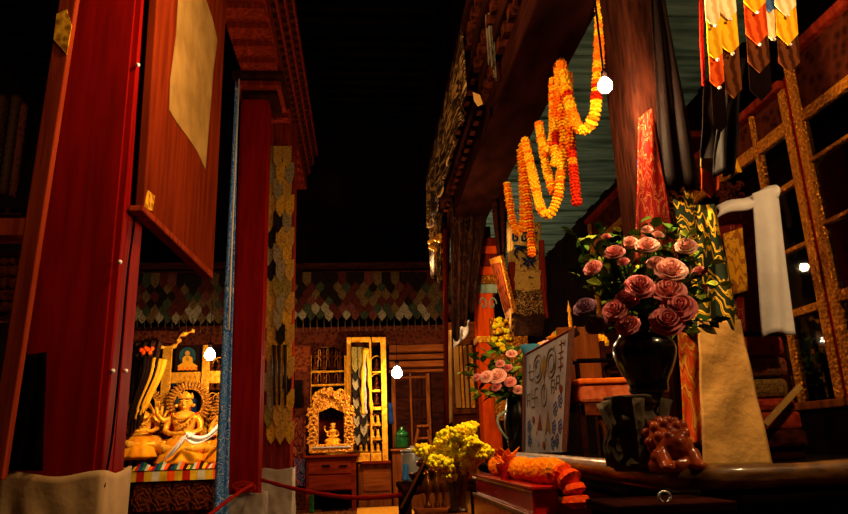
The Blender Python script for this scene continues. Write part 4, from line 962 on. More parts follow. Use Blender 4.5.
mb.sheet(quad(P(716, 207, 3.35), P(776, 186, 3.31), P(778, 199, 3.26), P(717, 218, 3.3), lambda u, v: (0, -.03*math.sin(v*3.14), .01*math.sin(u*9))), 24, 8)
mb.sheet(quad(P(752, 194, 3.28), P(777, 187, 3.27), P(794, 332, 3.2), P(763, 337, 3.2), lambda u, v: (0, -.022*math.sin(u*3.14)+.012*math.sin(u*8+v*2)*v, .012*math.sin(u*5)*v)), 16, 30)
tag(mb.build('white_scarf', M['white'], smooth=True, solid=.008), 'long white silk scarf hung over the corner of the brocade throne', 'scarf')
# cloths before the throne
cl = quad(P(698, 319, 3.0), P(740, 320, 3.04), P(772, 466, 2.86), P(704, 467, 2.8), lambda u, v: (0, .006*math.sin(u*8+v*3)*v+.003*math.sin(v*15+u*6), 0))
tag(MB().sheet(cl, 28, 40).build('ochre_cloth', M['beige2'], smooth=True, solid=.008), 'plain ochre cotton cloth hanging down before the stacked carpets', 'cloth')
cl = quad(P(678, 332, 3.06), P(704, 332, 3.07), P(709, 446, 2.95), P(686, 446, 2.95), folds(.01, 1.5))
tag(MB().sheet(cl, 14, 24).build('orange_brocade', M['orbr'], smooth=True, solid=.006), 'orange and red brocade strip hanging left of the ochre cloth', 'cloth')
cl = quad(P(690, 205, 3.1), P(714, 205, 3.1), P(742, 330, 3.03), P(690, 335, 3.03), folds(.02, 2))
tag(MB().sheet(cl, 20, 26).build('green_brocade', M['greenbr'], smooth=True, solid=.006), 'dark green brocade with yellow scrolls hanging right of the large roses', 'cloth')
cl = quad(P(662, 178, 3.1), P(692, 182, 3.1), P(698, 250, 3.06), P(668, 250, 3.06), folds(.012, 1))
tag(MB().sheet(cl, 14, 16).build('green_brocade', M['greenbr'], smooth=True, solid=.006), 'yellow figured brocade tied round the pillar above the large roses', 'cloth')
cl = quad(P(639, 118, 3.1), P(652, 108, 3.1), P(680, 262, 3.04), P(636, 262, 3.0), folds(.012, 1.2))
tag(MB().sheet(cl, 14, 26).build('red_brocade', M['redbr'], smooth=True, solid=.006), 'red dragon brocade widening downward on the silk wrapped pillar', 'cloth')
cl = quad(P(650, -20, 3.11), P(661, -20, 3.11), P(702, 190, 3.08), P(662, 190, 3.08), folds(.014, 2, 0, (0, 1, 0), .8))
tag(MB().sheet(cl, 14, 16).build('dark_cloth', M['cloth_black'], smooth=True, solid=.006), 'dark cloth hanging down the upper part of the silk wrapped pillar', 'cloth')
cl = quad(P(637, 160, 3.1), P(640, 160, 3.1), P(643, 200, 3.08), P(639, 200, 3.08)); tag(MB().sheet(cl, 4, 6).build('blue_ribbon', M['bluec'], solid=.006), 'short blue ribbon on the left edge of the silk wrapped pillar', 'ribbon')
# ------------------------------------------------------------------ tongue banners at top right
def tbanner(label, Y, cols, cord=None):
    xs = [c[0] for c in cols]; t = thing('tongue_banner', label, 'banner', P(sum(xs)/len(xs), -20, Y))
    for (x0, x1, tips) in cols:
        prev = -25
        for i, (tip, m) in enumerate(tips):
            d = (len(tips)-i)*.012
            mb = MB(); dx = lambda y: .07*(y+20)
            e = (x1-x0)*.55; tp = P((x0+x1)/2+dx(tip), tip, Y-d)
            mb.extr([P(x0+dx(prev-14), prev-14, Y-d), P(x1+dx(prev-14), prev-14, Y-d), P(x1+.5+dx(tip-e), tip-e, Y-d), tp, P(x0-.5+dx(tip-e), tip-e, Y-d)], (0, .006, 0))
            mb.build('silk_tongue', TB[m] if m < 6 else M['silkblack'], t); prev = tip-8
            if m < 3: MB().ball(tp+Vector((0, -.014, -.006)), .008, n=8).build('bead', M['white'], t, smooth=True)
    return t
tbanner('silk banner of pointed tongues with red cord, left of the wider one', 2.7, [(704, 717, [(26, 2), (60, 0), (88, 1), (132, 6)]), (718, 734, [(20, 2), (54, 0), (98, 5)])])
tbanner('wide silk banner of yellow, orange and cream pointed tongues at top right', 2.86, [(743, 764, [(13, 0), (45, 1), (73, 5), (101, 6)]), (763, 774, [(12, 4), (40, 2)]), (774, 794, [(16, 2), (45, 0), (73, 5)])])
tag(MB().tube([P(701, -10, 2.72), P(701.5, 40, 2.72), P(704, 85, 2.72)], .009, 6).build('red_rope', M['rope'], smooth=True), 'dark red rope hanging beside the pointed silk banners', 'rope')
cl = quad(P(722, 60, 2.75), P(744, 60, 2.75), P(735, 175, 2.75), P(716, 175, 2.75), folds(.03, 2)); tag(MB().sheet(cl, 16, 20).build('dark_streamer', M['cloth_black'], smooth=True, solid=.006), 'dark gathered streamer hanging between the two pointed silk banners', 'streamer')
t = thing('tongue_pendant', 'dark streamer ending in an orange pointed tongue above the throne', 'banner', P(711, 100, 2.9))
cl = quad(P(704, 85, 2.9), P(722, 85, 2.9), P(720, 172, 2.9), P(701, 170, 2.9), folds(.015, 1)); MB().sheet(cl, 10, 14).build('streamer', M['cloth_black'], t, smooth=True, solid=.005)
MB().extr(PX([(701, 158), (720, 158), (720, 167), (711, 173), (701, 167)], Y=2.86), (0, .006, 0)).build('olive_tongue', SG[4], t)
MB().extr(PX([(701.5, 166), (719.5, 168), (719, 188), (711, 198), (702, 188)], Y=2.87), (0, .006, 0)).build('orange_tongue', TB[1], t)
tag(MB().extr(PX([(731, 154), (736, 157), (742, 172), (738, 172)], Y=2.9), (0, .006, 0)).build('yellow_tongue', TB[0]), 'small yellow silk tip showing right of the orange tongue', 'tongue')
# ------------------------------------------------------------------ carved stand, lion, vase
def vase(label, p, prof, m, sx=1):
    t = thing('vase', label, 'vase', p); MB().lathe(prof, p, 28).build('body', M[m], t, smooth=True, sub=1); return t
p = P(640, 462, 2.85); p.z = DZ
zs_ = P(640, 396, 2.85).z-DZ
t = thing('carved_stand', 'grey green carved stand under the black vase of roses', 'stand', p)
MB().lathe([(.11, 0), (.12, .03), (.09, .06), (.1, .16), (.12, .2), (.09, .23), (.12, zs_-.03), (.13, zs_)], p, 8).build('body', M['greyst'], t, bevel=.008)
for k in range(6):
    a = k*math.pi/3+.3; c = p+Vector((.1*math.cos(a), .1*math.sin(a), 0))
    MB().tube([c+Vector((.02*math.cos(a), .02*math.sin(a), .02)), c+Vector((.035*math.cos(a), .035*math.sin(a), .1)), c+Vector((.005*math.cos(a), .005*math.sin(a), .17)), c+Vector((.04*math.cos(a), .04*math.sin(a), zs_-.02))], [.025, .02, .018, .026], 8).build('carved_leg', M['greyst'], t, smooth=True)
vp = Vector((P(651, 390, 2.78).x, 2.8, DZ+zs_))
zv = P(651, 330, 2.8).z-vp.z
vase('large black vase holding the large pink roses', vp, [(.07, 0), (.085, .015), (.075, .05), (.1, zv*.3), (.135, zv*.62), (.13, zv*.8), (.09, zv*.92), (.1, zv), (.08, zv)], 'blackglz')
p = P(672, 464, 2.68); p.z = DZ
t = thing('lion_carving', 'orange brown carved lion head figure on the dais below the roses', 'carving', p)
mb = MB(); hgt = P(672, 420, 2.68).z-p.z
mb.ball(p+Vector((0, .02, hgt*.55)), hgt*.46, sy=.9, n=16)
mb.ball(p+Vector((-.0, -.05, hgt*.5)), hgt*.26, sx=1.2, n=12); mb.ball(p+Vector((0, -.085, hgt*.56)), hgt*.1, sx=1.3, n=10)
for s in (-1, 1):
    mb.ball(p+Vector((s*.03, -.065, hgt*.7)), hgt*.09, n=10); mb.ball(p+Vector((s*.055, -.01, hgt*.88)), hgt*.12, n=8)
    mb.tube([p+Vector((s*.055, -.01, hgt*.3)), p+Vector((s*.06, -.06, .06)), p+Vector((s*.06, -.09, .018))], [.035, .03, .026], 8)
    mb.ball(p+Vector((s*.06, -.1, .02)), .03, sz=.65, n=8)
mb.tube([p+Vector((.0, .02, hgt*.4)), p+Vector((.05, .04, .08)), p+Vector((.08, .06, .03))], [.075, .07, .05], 10)
mb.lathe([(.09, 0), (.1, .03), (.08, .06)], p+Vector((.01, .01, 0)), 14)
mb.build('body', M['lion'], t, smooth=True, remesh=.007)
mb = MB()
for k in range(26):
    a = 2.4*k; e = .15+1.1*(k/26); q = p+Vector((0, .02, hgt*.55))+Vector((math.cos(a)*math.sin(e*1.25), max(-.55, math.sin(a)*math.sin(e*1.25)), math.cos(e*1.25)))*hgt*.46
    mb.ball(q, hgt*.1, n=8)
mb.build('mane', M['lion'], t, smooth=True)
# ------------------------------------------------------------------ roses
ROSE = {}
def rose_mesh(m, openness, seed):
    rr = random.Random(seed); mb = MB()
    wh = ((3, .2, .95, 1.2), (4, .4, .92, 1.2), (5, .66, .78, 1.0), (5, .92, .52, .7), (5, 1.1, .3, .4))
    for w, (n, rad, hgt, cup) in enumerate(wh):
        rad *= openness if w > 1 else 1
        for k in range(n):
            a0 = 2*math.pi*k/n+w*.7+rr.uniform(-.15, .15); wd = 2*math.pi/n*.82; tl = rr.uniform(-.05, .06); lift = .02*k
            def fn(u, v, a0=a0, wd=wd, rad=rad, hgt=hgt, cup=cup, tl=tl, w=w, lift=lift):
                x = (2*u-1); a = a0+x*wd*(.45+.55*math.sin(min(1, v*1.1+.1)*math.pi*.55))
                edge = 1-.14*abs(x)**2.5
                curl = max(0, v-.78)*1.1*(w > 0)
                r = rad*(.18+.82*(v**(.55 if w > 1 else .4)))*(1+.06*x*x)+curl*.28+lift*v*.6
                z = (hgt+tl)*(v**(1.1 if w < 2 else 1.35))*edge-curl*.35+.03*math.sin(x*5+w+k)*v*(w > 1)
                return Vector((r*math.cos(a), r*math.sin(a), z))
            mb.sheet(fn, 8, 7)
    mb.lathe([(.03, 0), (.16, .1), (.13, .5), (.05, .86)], n=10)
    return mb
def rose(vasep, px, py, Y, rpx, kind, label, group, seed, tilt=None):
    c = P(px, py, Y); s = rpx/F*Y/1.02
    key = (kind, seed % 3)
    root = thing('rose', label, 'rose', vasep, group)
    d = (Vector((0, 0, H))-c).normalized(); rr = random.Random(seed*7+3)
    d = (d*.75+Vector((c.x-vasep[0], (c.y-vasep[1])*.5-.05, .35+max(0, c.z-vasep[2])*.6)).normalized()*.9+Vector((rr.uniform(-.25, .25), 0, rr.uniform(-.1, .3)))).normalized()
    if key not in ROSE:
        o = rose_mesh(kind, (1.0, .85, .95)[seed % 3], seed).build('bloom', M[kind], root, smooth=True, solid=.02, origin=(0, 0, 0)); ROSE[key] = o
    else:
        o = ROSE[key].copy(); C.objects.link(o); o.parent = root
    o.rotation_mode = 'QUATERNION'; o.rotation_quaternion = Vector((0, 0, 1)).rotation_difference(d); o.scale = (s, s, s)
    b = c-d*s*.4; o.location = b-Vector(vasep)
    v = Vector(vasep)
    MB().tube(smoothpts([v+Vector((0, 0, .0)), lerp(v, b, .5)+Vector((0, .02, .02)), b-d*.04, b], 4), .004, 6).build('stem', M['stem'], root, smooth=True)
    return root
def leafm(mb, p, d, l, w, droop=.3):
    d = Vector(d).normalized(); sd = d.cross(Vector((0, 0, 1)));
    if sd.length < .05: sd = Vector((1, 0, 0))
    sd.normalize(); nn = sd.cross(d); a = R.uniform(-.9, .9); sd = sd*math.cos(a)+nn*math.sin(a); up = sd.cross(d)
    def q(t, s): return p+d*l*t+sd*w*s*math.sin(math.pi*min(1, t*.85+.1))**.8+up*(abs(s)*w*.25)+Vector((0, 0, -droop*l*t*t))
    vs = []
    for t in (0, .25, .5, .75, 1): vs += [q(t, -1 if t < 1 else 0), q(t, 0), q(t, 1 if t < 1 else 0)]
    mb.add(vs, [(i*3+j, i*3+j+1, i*3+j+4, i*3+j+3) for i in range(4) for j in (0, 1)])
def spray(mb, base, tip, n, l, w, seed, stem=.003):
    rr = random.Random(seed); base, tip = Vector(base), Vector(tip); c = smoothpts([base, lerp(base, tip, .5)+Vector((0, 0, .03)), tip], 6)
    k0 = mb.cur; mb.cur = 0; mb.tube(c, stem, 5)
    for i in range(n):
        f = .3+.7*i/max(1, n-1); p = c[min(len(c)-1, int(f*(len(c)-1)))]; a = rr.uniform(0, 6.28)
        d = (tip-base).normalized()*.6+Vector((math.cos(a), math.sin(a)*.7, rr.uniform(-.3, .6)))
        mb.cur = rr.choice((1, 1, 2, 3)); leafm(mb, p, d, l*rr.uniform(.7, 1.2), w*rr.uniform(.7, 1.2), rr.uniform(0, .5))
    mb.cur = k0
LM = [M['stem'], M['leaf'], M['leafdk'], M['leaflt']]
mouth = vp+Vector((0, 0, zv-.02))
big = [(592, 267, 2.62, 9, 'rose', 'small pink rose at the far left of the large bouquet'), (629.5, 242, 2.7, 10, 'roselt', 'peach rose top left of the large bouquet'), (647, 244, 2.62, 12, 'roselt', 'open peach pink rose at the top of the large bouquet'),
 (614, 251, 2.66, 10, 'rose', 'pink rose below the upper left sprig of the large bouquet'), (686, 245, 2.68, 12, 'roselt', 'peach rose at top right before the yellow brocade'), (671, 268, 2.55, 16, 'roselt', 'large pale rose right of centre in the large bouquet'),
 (656, 262, 2.6, 9, 'roselt', 'half open pale rose tucked left of the large pale rose'), (640, 285, 2.52, 16, 'rosedk', 'deep pink rose at the centre of the large bouquet'), (627, 297, 2.56, 13, 'rosedk', 'deep pink rose below left of the central rose'),
 (614, 309, 2.56, 12, 'rosedk', 'deep pink rose low on the left of the large bouquet'), (627, 324, 2.54, 13, 'rosedk', 'drooping deep pink rose at the bottom left over the black vase'), (669, 289, 2.54, 16, 'rose', 'wide pink rose under the large pale rose'),
 (679, 306, 2.5, 16, 'rosedk', 'cupped deep pink rose at lower right of the large bouquet'), (667, 320, 2.5, 18, 'rosedk', 'largest deep pink rose hanging lowest over the black vase'), (647, 229, 2.72, 6, 'roselt', 'pale rosebud topping the large bouquet'),
 (700, 270, 2.68, 7, 'rose', 'pink rosebud at the right side by the green brocade'), (705, 287, 2.7, 5, 'roselt', 'tiny pale bud lowest at the right of the large bouquet'), (623, 261, 2.62, 6, 'rosedk', 'small deep pink bud inside the upper left of the bouquet'),
 (584, 306, 2.7, 11, 'mauve', 'mauve bloom at the lower left edge of the large bouquet'), (595, 324, 2.68, 12, 'mauve', 'lowest mauve bloom beside the orange cushioned chair'), (606, 236, 2.7, 5, 'rose', 'small bud on the upper left sprig of the large bouquet'), (658, 234, 2.74, 6, 'roselt', 'small pale bud right of the topmost rosebud')]
for i, (x, y, Y, r, k, lab) in enumerate(big): rose(mouth, x, y, Y, r, k, lab, 'pink roses in the black vase', i)
mb = MB(); rr = random.Random(11)
for i, (x, y) in enumerate(((572, 232), (580, 250), (576, 274), (590, 240), (602, 228), (607, 236), (620, 232), (640, 224), (655, 222), (668, 228), (690, 232), (706, 246), (716, 262), (720, 284), (712, 300), (722, 322), (706, 328), (690, 334), (640, 262), (655, 276), (690, 262), (700, 300), (600, 285), (605, 300), (640, 310), (650, 335), (612, 330), (690, 285), (588, 290), (630, 270), (680, 228), (700, 236), (660, 250), (635, 300), (655, 300), (600, 262), (584, 262))):
    spray(mb, mouth, P(x, y, 2.72+rr.uniform(-.08, .1)), 12 if i < 18 else 9, .066, .021, i)
tag(mb.build('rose_foliage', LM), 'mass of green leaves among the large roses in the black vase', 'foliage', kind='stuff')
# small bouquet and its vase at the far end of the dais
p = P(514, 450, 6.2); p.z = DZ+.0
zv2 = P(514, 395, 6.2).z-p.z
p.x += .05
t = vase('dark vase with pale dragon handle holding the small pink bouquet', p, [(.08, 0), (.1, .02), (.09, .06), (.12, zv2*.4), (.13, zv2*.65), (.09, zv2*.85), (.1, zv2), (.08, zv2)], 'blackglz')
h = p+Vector((-.17, -.05, zv2*.55)); MB().tube(smoothpts([p+Vector((-.11, -.05, zv2*.3)), h+Vector((0, 0, -.05)), h+Vector((-.02, 0, .04)), h+Vector((.03, 0, .09)), p+Vector((-.1, -.05, zv2*.75))], 5), .011, 8).build('dragon_handle', M['whiteg'], t, smooth=True)
m2 = p+Vector((0, 0, zv2-.02))
for i, (x, y, r, k, lab) in enumerate(((486, 376, 7, 'roselt', 'pink rose at the left of the small bouquet'), (497, 375, 8.5, 'roselt', 'largest pink rose at the centre of the small bouquet'), (511.5, 353, 5, 'roselt', 'pink rose topping the small bouquet'), (476, 377, 4.5, 'rose', 'leftmost mauve pink rose of the small bouquet'), (500, 363, 4.5, 'rose', 'small pink rose above the central rose of the small bouquet'), (510, 381, 5.5, 'rose', 'pink rose right of centre in the small bouquet'), (518, 389, 5.5, 'roselt', 'lowest right pink rose of the small bouquet'), (496, 386, 5, 'rosedk', 'deep pink rose below the central rose of the small bouquet'), (508, 367, 4, 'rosedk', 'small deep pink rose in the upper right of the small bouquet'))):
    rose(m2, x, y, 6.0, r, k, lab, 'pink roses of the small bouquet', i+40)
mb = MB(); rr = random.Random(21)
for i, (x, y) in enumerate(((468, 362), (474, 355), (484, 350), (495, 346), (505, 342), (515, 348), (521, 356), (470, 378), (470, 390), (480, 395), (490, 398), (505, 400), (520, 380), (512, 372), (490, 364), (500, 392), (512, 398), (463, 372))):
    spray(mb, m2, P(x, y, 6.1+rr.uniform(-.1, .1)), 7, .11, .035, 100+i)
tag(mb.build('bouquet_foliage', LM), 'green leaves among the small pink bouquet on the dais', 'foliage', kind='stuff')
# yellow blossom in cut glass vase
p = P(458, 511, 3.7); p.z = zvt = P(440, 511, 3.8).z
zh = P(458, 470, 3.7).z-p.z
t = thing('glass_vase', 'cut glass vase holding yellow blossom at the front', 'vase', p)
MB().lathe([(.045, 0), (.05, .01), (.035, .03), (.04, .08), (.06, zh*.8), (.085, zh), (.078, zh), (.052, zh*.8), (.03, .09), (.01, .07)], p, 24, wob=lambda a, i: 1+.05*math.cos(a*12)).build('body', M['crystal'], t)
mo = p+Vector((0, 0, zh*.7))
def blossom(tip, label, seed, n=60, r0=.055):
    tip = Vector(tip); t = thing('blossom_spray', label, 'flower', mo, 'yellow blossom sprays in the glass vase')
    c = smoothpts([mo-Vector((0, 0, .08)), lerp(mo, tip, .5)+Vector((0, 0, .03)), tip], 8); MB().tube(c, .005, 5).build('twig', M['twig'], t, smooth=True)
    mb = MB(); rr = random.Random(seed)
    for k in range(n):
        f = rr.uniform(.3, 1.0)**.8; q = c[min(len(c)-1, int(f*(len(c)-1)))]; e = Vector((rr.gauss(0, 1), rr.gauss(0, 1), rr.gauss(0, 1))).normalized()*r0*rr.uniform(.3, 1)*(1.15-.6*f)
        mb.cur = rr.choice((0, 0, 0, 1)); b = q+e; s_ = rr.uniform(.011, .019)
        for j in range(4):
            a = j*1.57+rr.random(); mb.ball(b+Vector((math.cos(a)*s_, math.sin(a)*s_*.7, rr.uniform(-.5, .5)*s_)), s_*.75, n=5)
    mb.build('blossoms', [M['yel'], M['yel2']], t, smooth=True)
for i, (x, y, Y, lab) in enumerate(((421, 449, 3.65, 'yellow blossom spray reaching furthest left over the brass cups'), (440, 437, 3.6, 'yellow blossom spray rising left of the vase'), (448, 432, 3.75, 'tall yellow blossom spray just left of the vase middle'), (458, 430, 3.6, 'upright yellow blossom spray in the middle of the vase'), (470, 425, 3.65, 'tallest yellow blossom spray right of the vase middle'), (486, 452, 3.6, 'low yellow blossom spray reaching right to the red bowl'), (474, 442, 3.55, 'yellow blossom spray leaning right before the orange pillar'), (432, 462, 3.55, 'low drooping yellow blossom spray on the left of the vase'))):
    blossom(P(x, y, Y), lab, i, 130 if i != 7 else 80)
# ------------------------------------------------------------------ chair
t = thing('low_chair', 'low wooden chair with carved rail beside the painted white cloth', 'chair', (1.6, 4.25, DZ))
xa, xb = 1.25, P(640, 405, 4.0).x; zr1, zr0 = P(590, 403, 4.0).z, P(590, 416, 4.0).z
MB().box(xa, xb, 4.0, 4.06, zr0, zr1).build('seat_rail', M['carvedfine'], t, bevel=.006)
MB().box(xa, xb, 4.06, 4.5, zr1-.03, zr1).build('seat', M['darkwood'], t)
for x in (xa, P(611, 405, 4.0).x, xb-.04):
    MB().box(x, x+.035, 4.0, 4.04, DZ, zr1).build('leg', M['darkwood'], t, bevel=.004)
for x in (xa, xb-.04): MB().box(x, x+.035, 4.46, 4.5, DZ, P(590, 330, 4.0).z).build('leg', M['darkwood'], t, bevel=.004)
MB().box(xa+.04, xb-.04, 4.47, 4.5, zr1+.05, P(590, 326, 4.45).z).build('backrest', M['wood'], t, bevel=.01)
za = P(590, 362, 4.1).z
for x in (xa+.0, xb-.04): MB().tube([Vector((x+.02, 4.46, za)), Vector((x+.02, 4.2, za+.01)), Vector((x+.02, 4.04, za-.01)), Vector((x+.02, 4.02, zr1))], .015, 8).build('arm', M['blackwood'], t, smooth=True)
MB().tube([Vector((xa+.02, 4.03, za)), Vector((xb-.02, 4.03, za))], .014, 8).build('arm_rail', M['blackwood'], t, smooth=True)
t = thing('seat_cushion', 'orange cushion with salmon sides on the low wooden chair', 'cushion', (1.6, 4.25, zr1))
zc1 = P(590, 382, 4.0).z
MB().box(xa+.005, xb-.005, 3.99, 4.44, zr1+.002, zc1).build('body', M['pinkish'], t, bevel=.02)
MB().box(xa, xb, 3.975, 4.45, zc1-.012, zc1+.02).build('top_cover', M['cushion'], t, bevel=.01)
# altar table with painted cotton cloth
xt = 1.235
TT = P(523, 357, 5.3).z
t = thing('altar_table', 'dark wooden altar table behind the painted white cloth', 'table', (1.5, 5.0, DZ))
MB().box(xt, 1.85, 4.62, 5.34, TT-.08, TT-.02).build('tabletop', M['darkwood'], t, bevel=.01)
for x in (xt+.01, 1.78):
    for y in (4.64, 5.27): MB().box(x, x+.06, y, y+.06, DZ, TT-.08).build('leg', M['wood'], t)
MB().box(xt+.02, xt+.04, 4.71, 5.26, DZ, TT-.08).build('apron', M['darkwood'], t)
cA, cB, cC, cD = P(523, 356, X=xt-.015), P(575, 327, X=xt-.015), P(569, 452, X=xt-.03), P(523, 453, X=xt-.03)
wav = lambda u, v: Vector((-.012*math.sin(u*8)*v, 0, 0))
cq = quad(cA, cB, cC, cD, wav)
mb = MB(); mb.cur = 0; mb.sheet(cq, 30, 20)
mb.sheet(lambda u, v: lerp(cA, cB, u)+Vector((v*.03, 0, .006-.05*v*v)), 30, 3)
def pq(s_, t_, o=.006): return cq(s_, t_)+Vector((-o, 0, 0))
def poly(pts, m): mb.cur = m; mb.extr([pq(a, b) for a, b in pts], (.003, 0, 0))
def stroke(pts, m, w=.009): mb.cur = m; mb.tube([pq(a, b, .001) for a, b in pts], w*.5, 5)
for a, b in ((0, .07), (.93, 1)):
    for k in range(10): poly([(a, k/10), (b, k/10), (b, (k+1)/10), (a, (k+1)/10)], 5)
stroke([(.09, .02), (.09, .98)], 1, .006); stroke([(.91, .02), (.91, .98)], 1, .006)
stroke([(0, 0), (.5, 0), (1, 0)], 2, .014)
ringp = lambda cx, cy, rx, ry: [(cx+rx*math.cos(a), cy+ry*math.sin(a)) for a in [k*.42 for k in range(16)]]
for cx in (.36, .62):
    for rad in (1, .6): stroke(ringp(cx, .2, .09*rad, .13*rad), 3, .012)
poly([(.49, .1), (.54, .2), (.49, .33), (.44, .2)], 4)
stroke([(.49, .3), (.49, .5)], 3); stroke(ringp(.49, .47, .05, .1), 3, .01)
def key(cx, cy, w, h, m):
    stroke([(cx, cy-h), (cx, cy+h)], m, .011); stroke([(cx-w, cy), (cx+w, cy)], m, .011)
    stroke([(cx, cy-h), (cx+w, cy-h)], m, .011); stroke([(cx, cy+h), (cx-w, cy+h)], m, .011)
    stroke([(cx+w, cy), (cx+w, cy+h)], m, .011); stroke([(cx-w, cy), (cx-w, cy-h)], m, .011)
key(.31, .47, .06, .085, 3)
for cx, cy in ((.17, .48), (.66, .42), (.76, .4)): stroke([(cx-.03, cy+.06), (cx-.03, cy-.06), (cx+.03, cy-.06), (cx+.03, cy+.06)], 3); stroke([(cx-.03, cy), (cx+.03, cy)], 3)
for cx, cy in ((.8, .13), (.8, .25)): stroke([(cx-.04, cy-.05), (cx+.04, cy-.05)], 2); stroke([(cx, cy-.08), (cx, cy+.06)], 2); stroke([(cx-.04, cy+.02), (cx+.04, cy+.02)], 2)
stroke([(.18, .12), (.18, .28), (.24, .28)], 3); stroke([(.15, .2), (.24, .2)], 3)
poly([(.38, .78), (.42, .64), (.46, .78)], 2); poly([(.52, .84), (.57, .62), (.62, .84), (.57, .78)], 4)
rr = random.Random(9)
for k in range(16): cx, cy = rr.uniform(.14, .86), rr.uniform(.05, .95); stroke([(cx, cy), (cx+.03, cy+.02), (cx+.01, cy+.05)], rr.choice((1, 2, 3, 4)), .006)
for cx, cy in ((.72, .62), (.82, .56), (.7, .78), (.84, .78), (.78, .9), (.68, .92), (.22, .88), (.2, .74)):
    for k in range(5): a = k*1.257; stroke(ringp(cx+.028*math.cos(a), cy+.04*math.sin(a), .016, .024), 1, .007)
for cx, cy in ((.83, .46), (.3, .68), (.5, .93)): poly(ringp(cx, cy, .025, .035), 2)
tag(mb.build('painted_cloth', [M['prayer'], M['blueink'], M['redink'], M['greyink'], M['goldink'], M['border']], smooth=False), 'painted white cotton cloth with rings and scroll signs over the altar table front', 'cloth')
# offerings on the table
rr = random.Random(31)
def on_table(x, y, Y, z=1.66): p = P(x, y, Y); return Vector((p.x, Y, 1.705))
ZT = TT-.018
p = Vector((1.55, 5.1, ZT))
t = thing('offering_bowl', 'yellow offering bowl heaped with green and orange fruit on the altar table', 'bowl', p)
MB().lathe([(.06, 0), (.07, .02), (.05, .04), (.15, .12), (.16, .14), (.02, .1)], p, 22).build('body', M['robe'], t, smooth=True)
mb = MB()
for k in range(7): mb.cur = k % 2; mb.ball(p+Vector((.08*math.cos(k*.9), .08*math.sin(k*.9), .14)), .05, n=10)
mb.build('fruit', [M['leaflt'], M['mar_o']], t, smooth=True)
offs = (('yellow', .07, 5.26, 1.4, 'mar_y', 'round yellow flower offering at the far end of the altar table'), ('y2', .06, 5.2, 1.72, 'yel', 'pale yellow flower offering beside the far yellow one'), ('y3', .07, 4.95, 1.74, 'mar_y', 'yellow flower offering behind the fruit bowl'), ('y4', .06, 4.72, 1.6, 'mar_o', 'orange flower offering at the near end of the altar table'), ('y5', .055, 5.0, 1.36, 'roselt', 'pale pink flower offering in the middle of the altar table'))
for nm, r, Y, x, m, lab in offs:
    mb = MB(); c = Vector((x, Y, ZT+r*.9))
    for k in range(60):
        z = 1-2*(k+.5)/60; a = k*2.4; q = Vector((math.sqrt(1-z*z)*math.cos(a), math.sqrt(1-z*z)*math.sin(a), z*.9))
        mb.ball(c+q*r*.85, r*.24, n=5)
    tag(mb.build('flower_offering', M[m], smooth=True), lab, 'flower')
p = Vector((1.3, 5.27, ZT)); tag(MB().lathe([(.035, 0), (.06, .03), (.085, .1), (.08, .105), (.03, .04)], p, 18).build('blue_bowl', M['cobalt'], smooth=True), 'pale blue bowl at the far corner of the altar table', 'bowl')
def butter(p, lab):  # invented lamp, added to throw warm light around the altar table
    t = thing('added_butter_lamp', lab, 'lamp', p)
    MB().lathe([(.04, 0), (.045, .01), (.015, .03), (.015, .06), (.045, .09), (.05, .13), (.045, .13), (.01, .115)], p, 16).build('cup', M['brass'], t, smooth=True)
    MB().lathe([(.004, .128), (.014, .145), (.01, .165), (.001, .19)], p, 10).build('flame', M['bulb'], t, smooth=True)
    l = bpy.data.lights.new('flame_light', 'POINT'); l.energy = 9; l.color = (1, .5, .16); l.shadow_soft_size = .03
    o = bpy.data.objects.new('flame_light', l); C.objects.link(o); o.location = Vector(p)+Vector((0, 0, .22))
butter(Vector((1.66, 5.25, ZT)), 'added brass butter lamp burning among the offerings on the altar table')
# gilt shrine panel behind, leaning picture, embroidered banner
t = thing('gilt_screen', 'gilt screen of yellow flowers behind the orange pillar', 'screen', P(500, 352, 7.6), kind='thing')
mb = MB(); pbox(mb, 493, 318, 530, 420, 7.7, .06); mb.build('panel', M['giltframe'], t)
mb = MB(); rr = random.Random(8)
for k in range(70): mb.cur = rr.choice((0, 0, 1, 2)); mb.ball(P(rr.uniform(493, 512), rr.uniform(318, 352), 7.66), rr.uniform(.015, .032), n=6)
mb.build('flowers', [M['yel'], M['gold'], M['mar_y']], t, smooth=True)
t = thing('leaning_picture', 'gilt framed picture hanging tilted forward beside the embroidered banner', 'picture', P(503, 318, 6.5))
e = [P(489, 259, 7.0), P(500, 256, 6.5), P(513, 313, 6.5), P(506, 320, 7.0)]
MB().extr(e, (.04, .0, .02)).build('frame', M['giltframe'], t, bevel=.006)
i_ = [lerp(p_, sum(e, Vector())/4, .2)+Vector((-.006, -.004, 0)) for p_ in e]; MB().extr(i_, (.01, 0, 0)).build('picture', M['carvedfine'], t)
t = thing('embroidered_banner', 'tall embroidered banner with key fret and dark blue flower under the garlands', 'banner', P(525, 335, 6.6))
def bn(px0, py0, px1, py1, m, Y, name='panel', amp=.012, bl=0, br=0):
    cl = quad(P(px0, py0, Y), P(px1, py0, Y), P(px1+br, py1, Y), P(px0+bl, py1, Y), folds(amp, 1.2)); return MB().sheet(cl, 12, 12).build(name, M[m], t, smooth=True, solid=.008)
bn(507, 222, 512, 332, 'beige2', 6.62, 'pale_edge', bl=3)
bn(511, 222, 541, 272, 'emb', 6.6, 'panel'); bn(513, 270, 541, 292, 'emb', 6.59, 'panel', bl=1, br=1); bn(514, 290, 542, 316, 'floral', 6.58, 'floral_panel', br=4); bn(514, 314, 546, 336, 'darkbr', 6.57, 'dark_panel', br=-4)
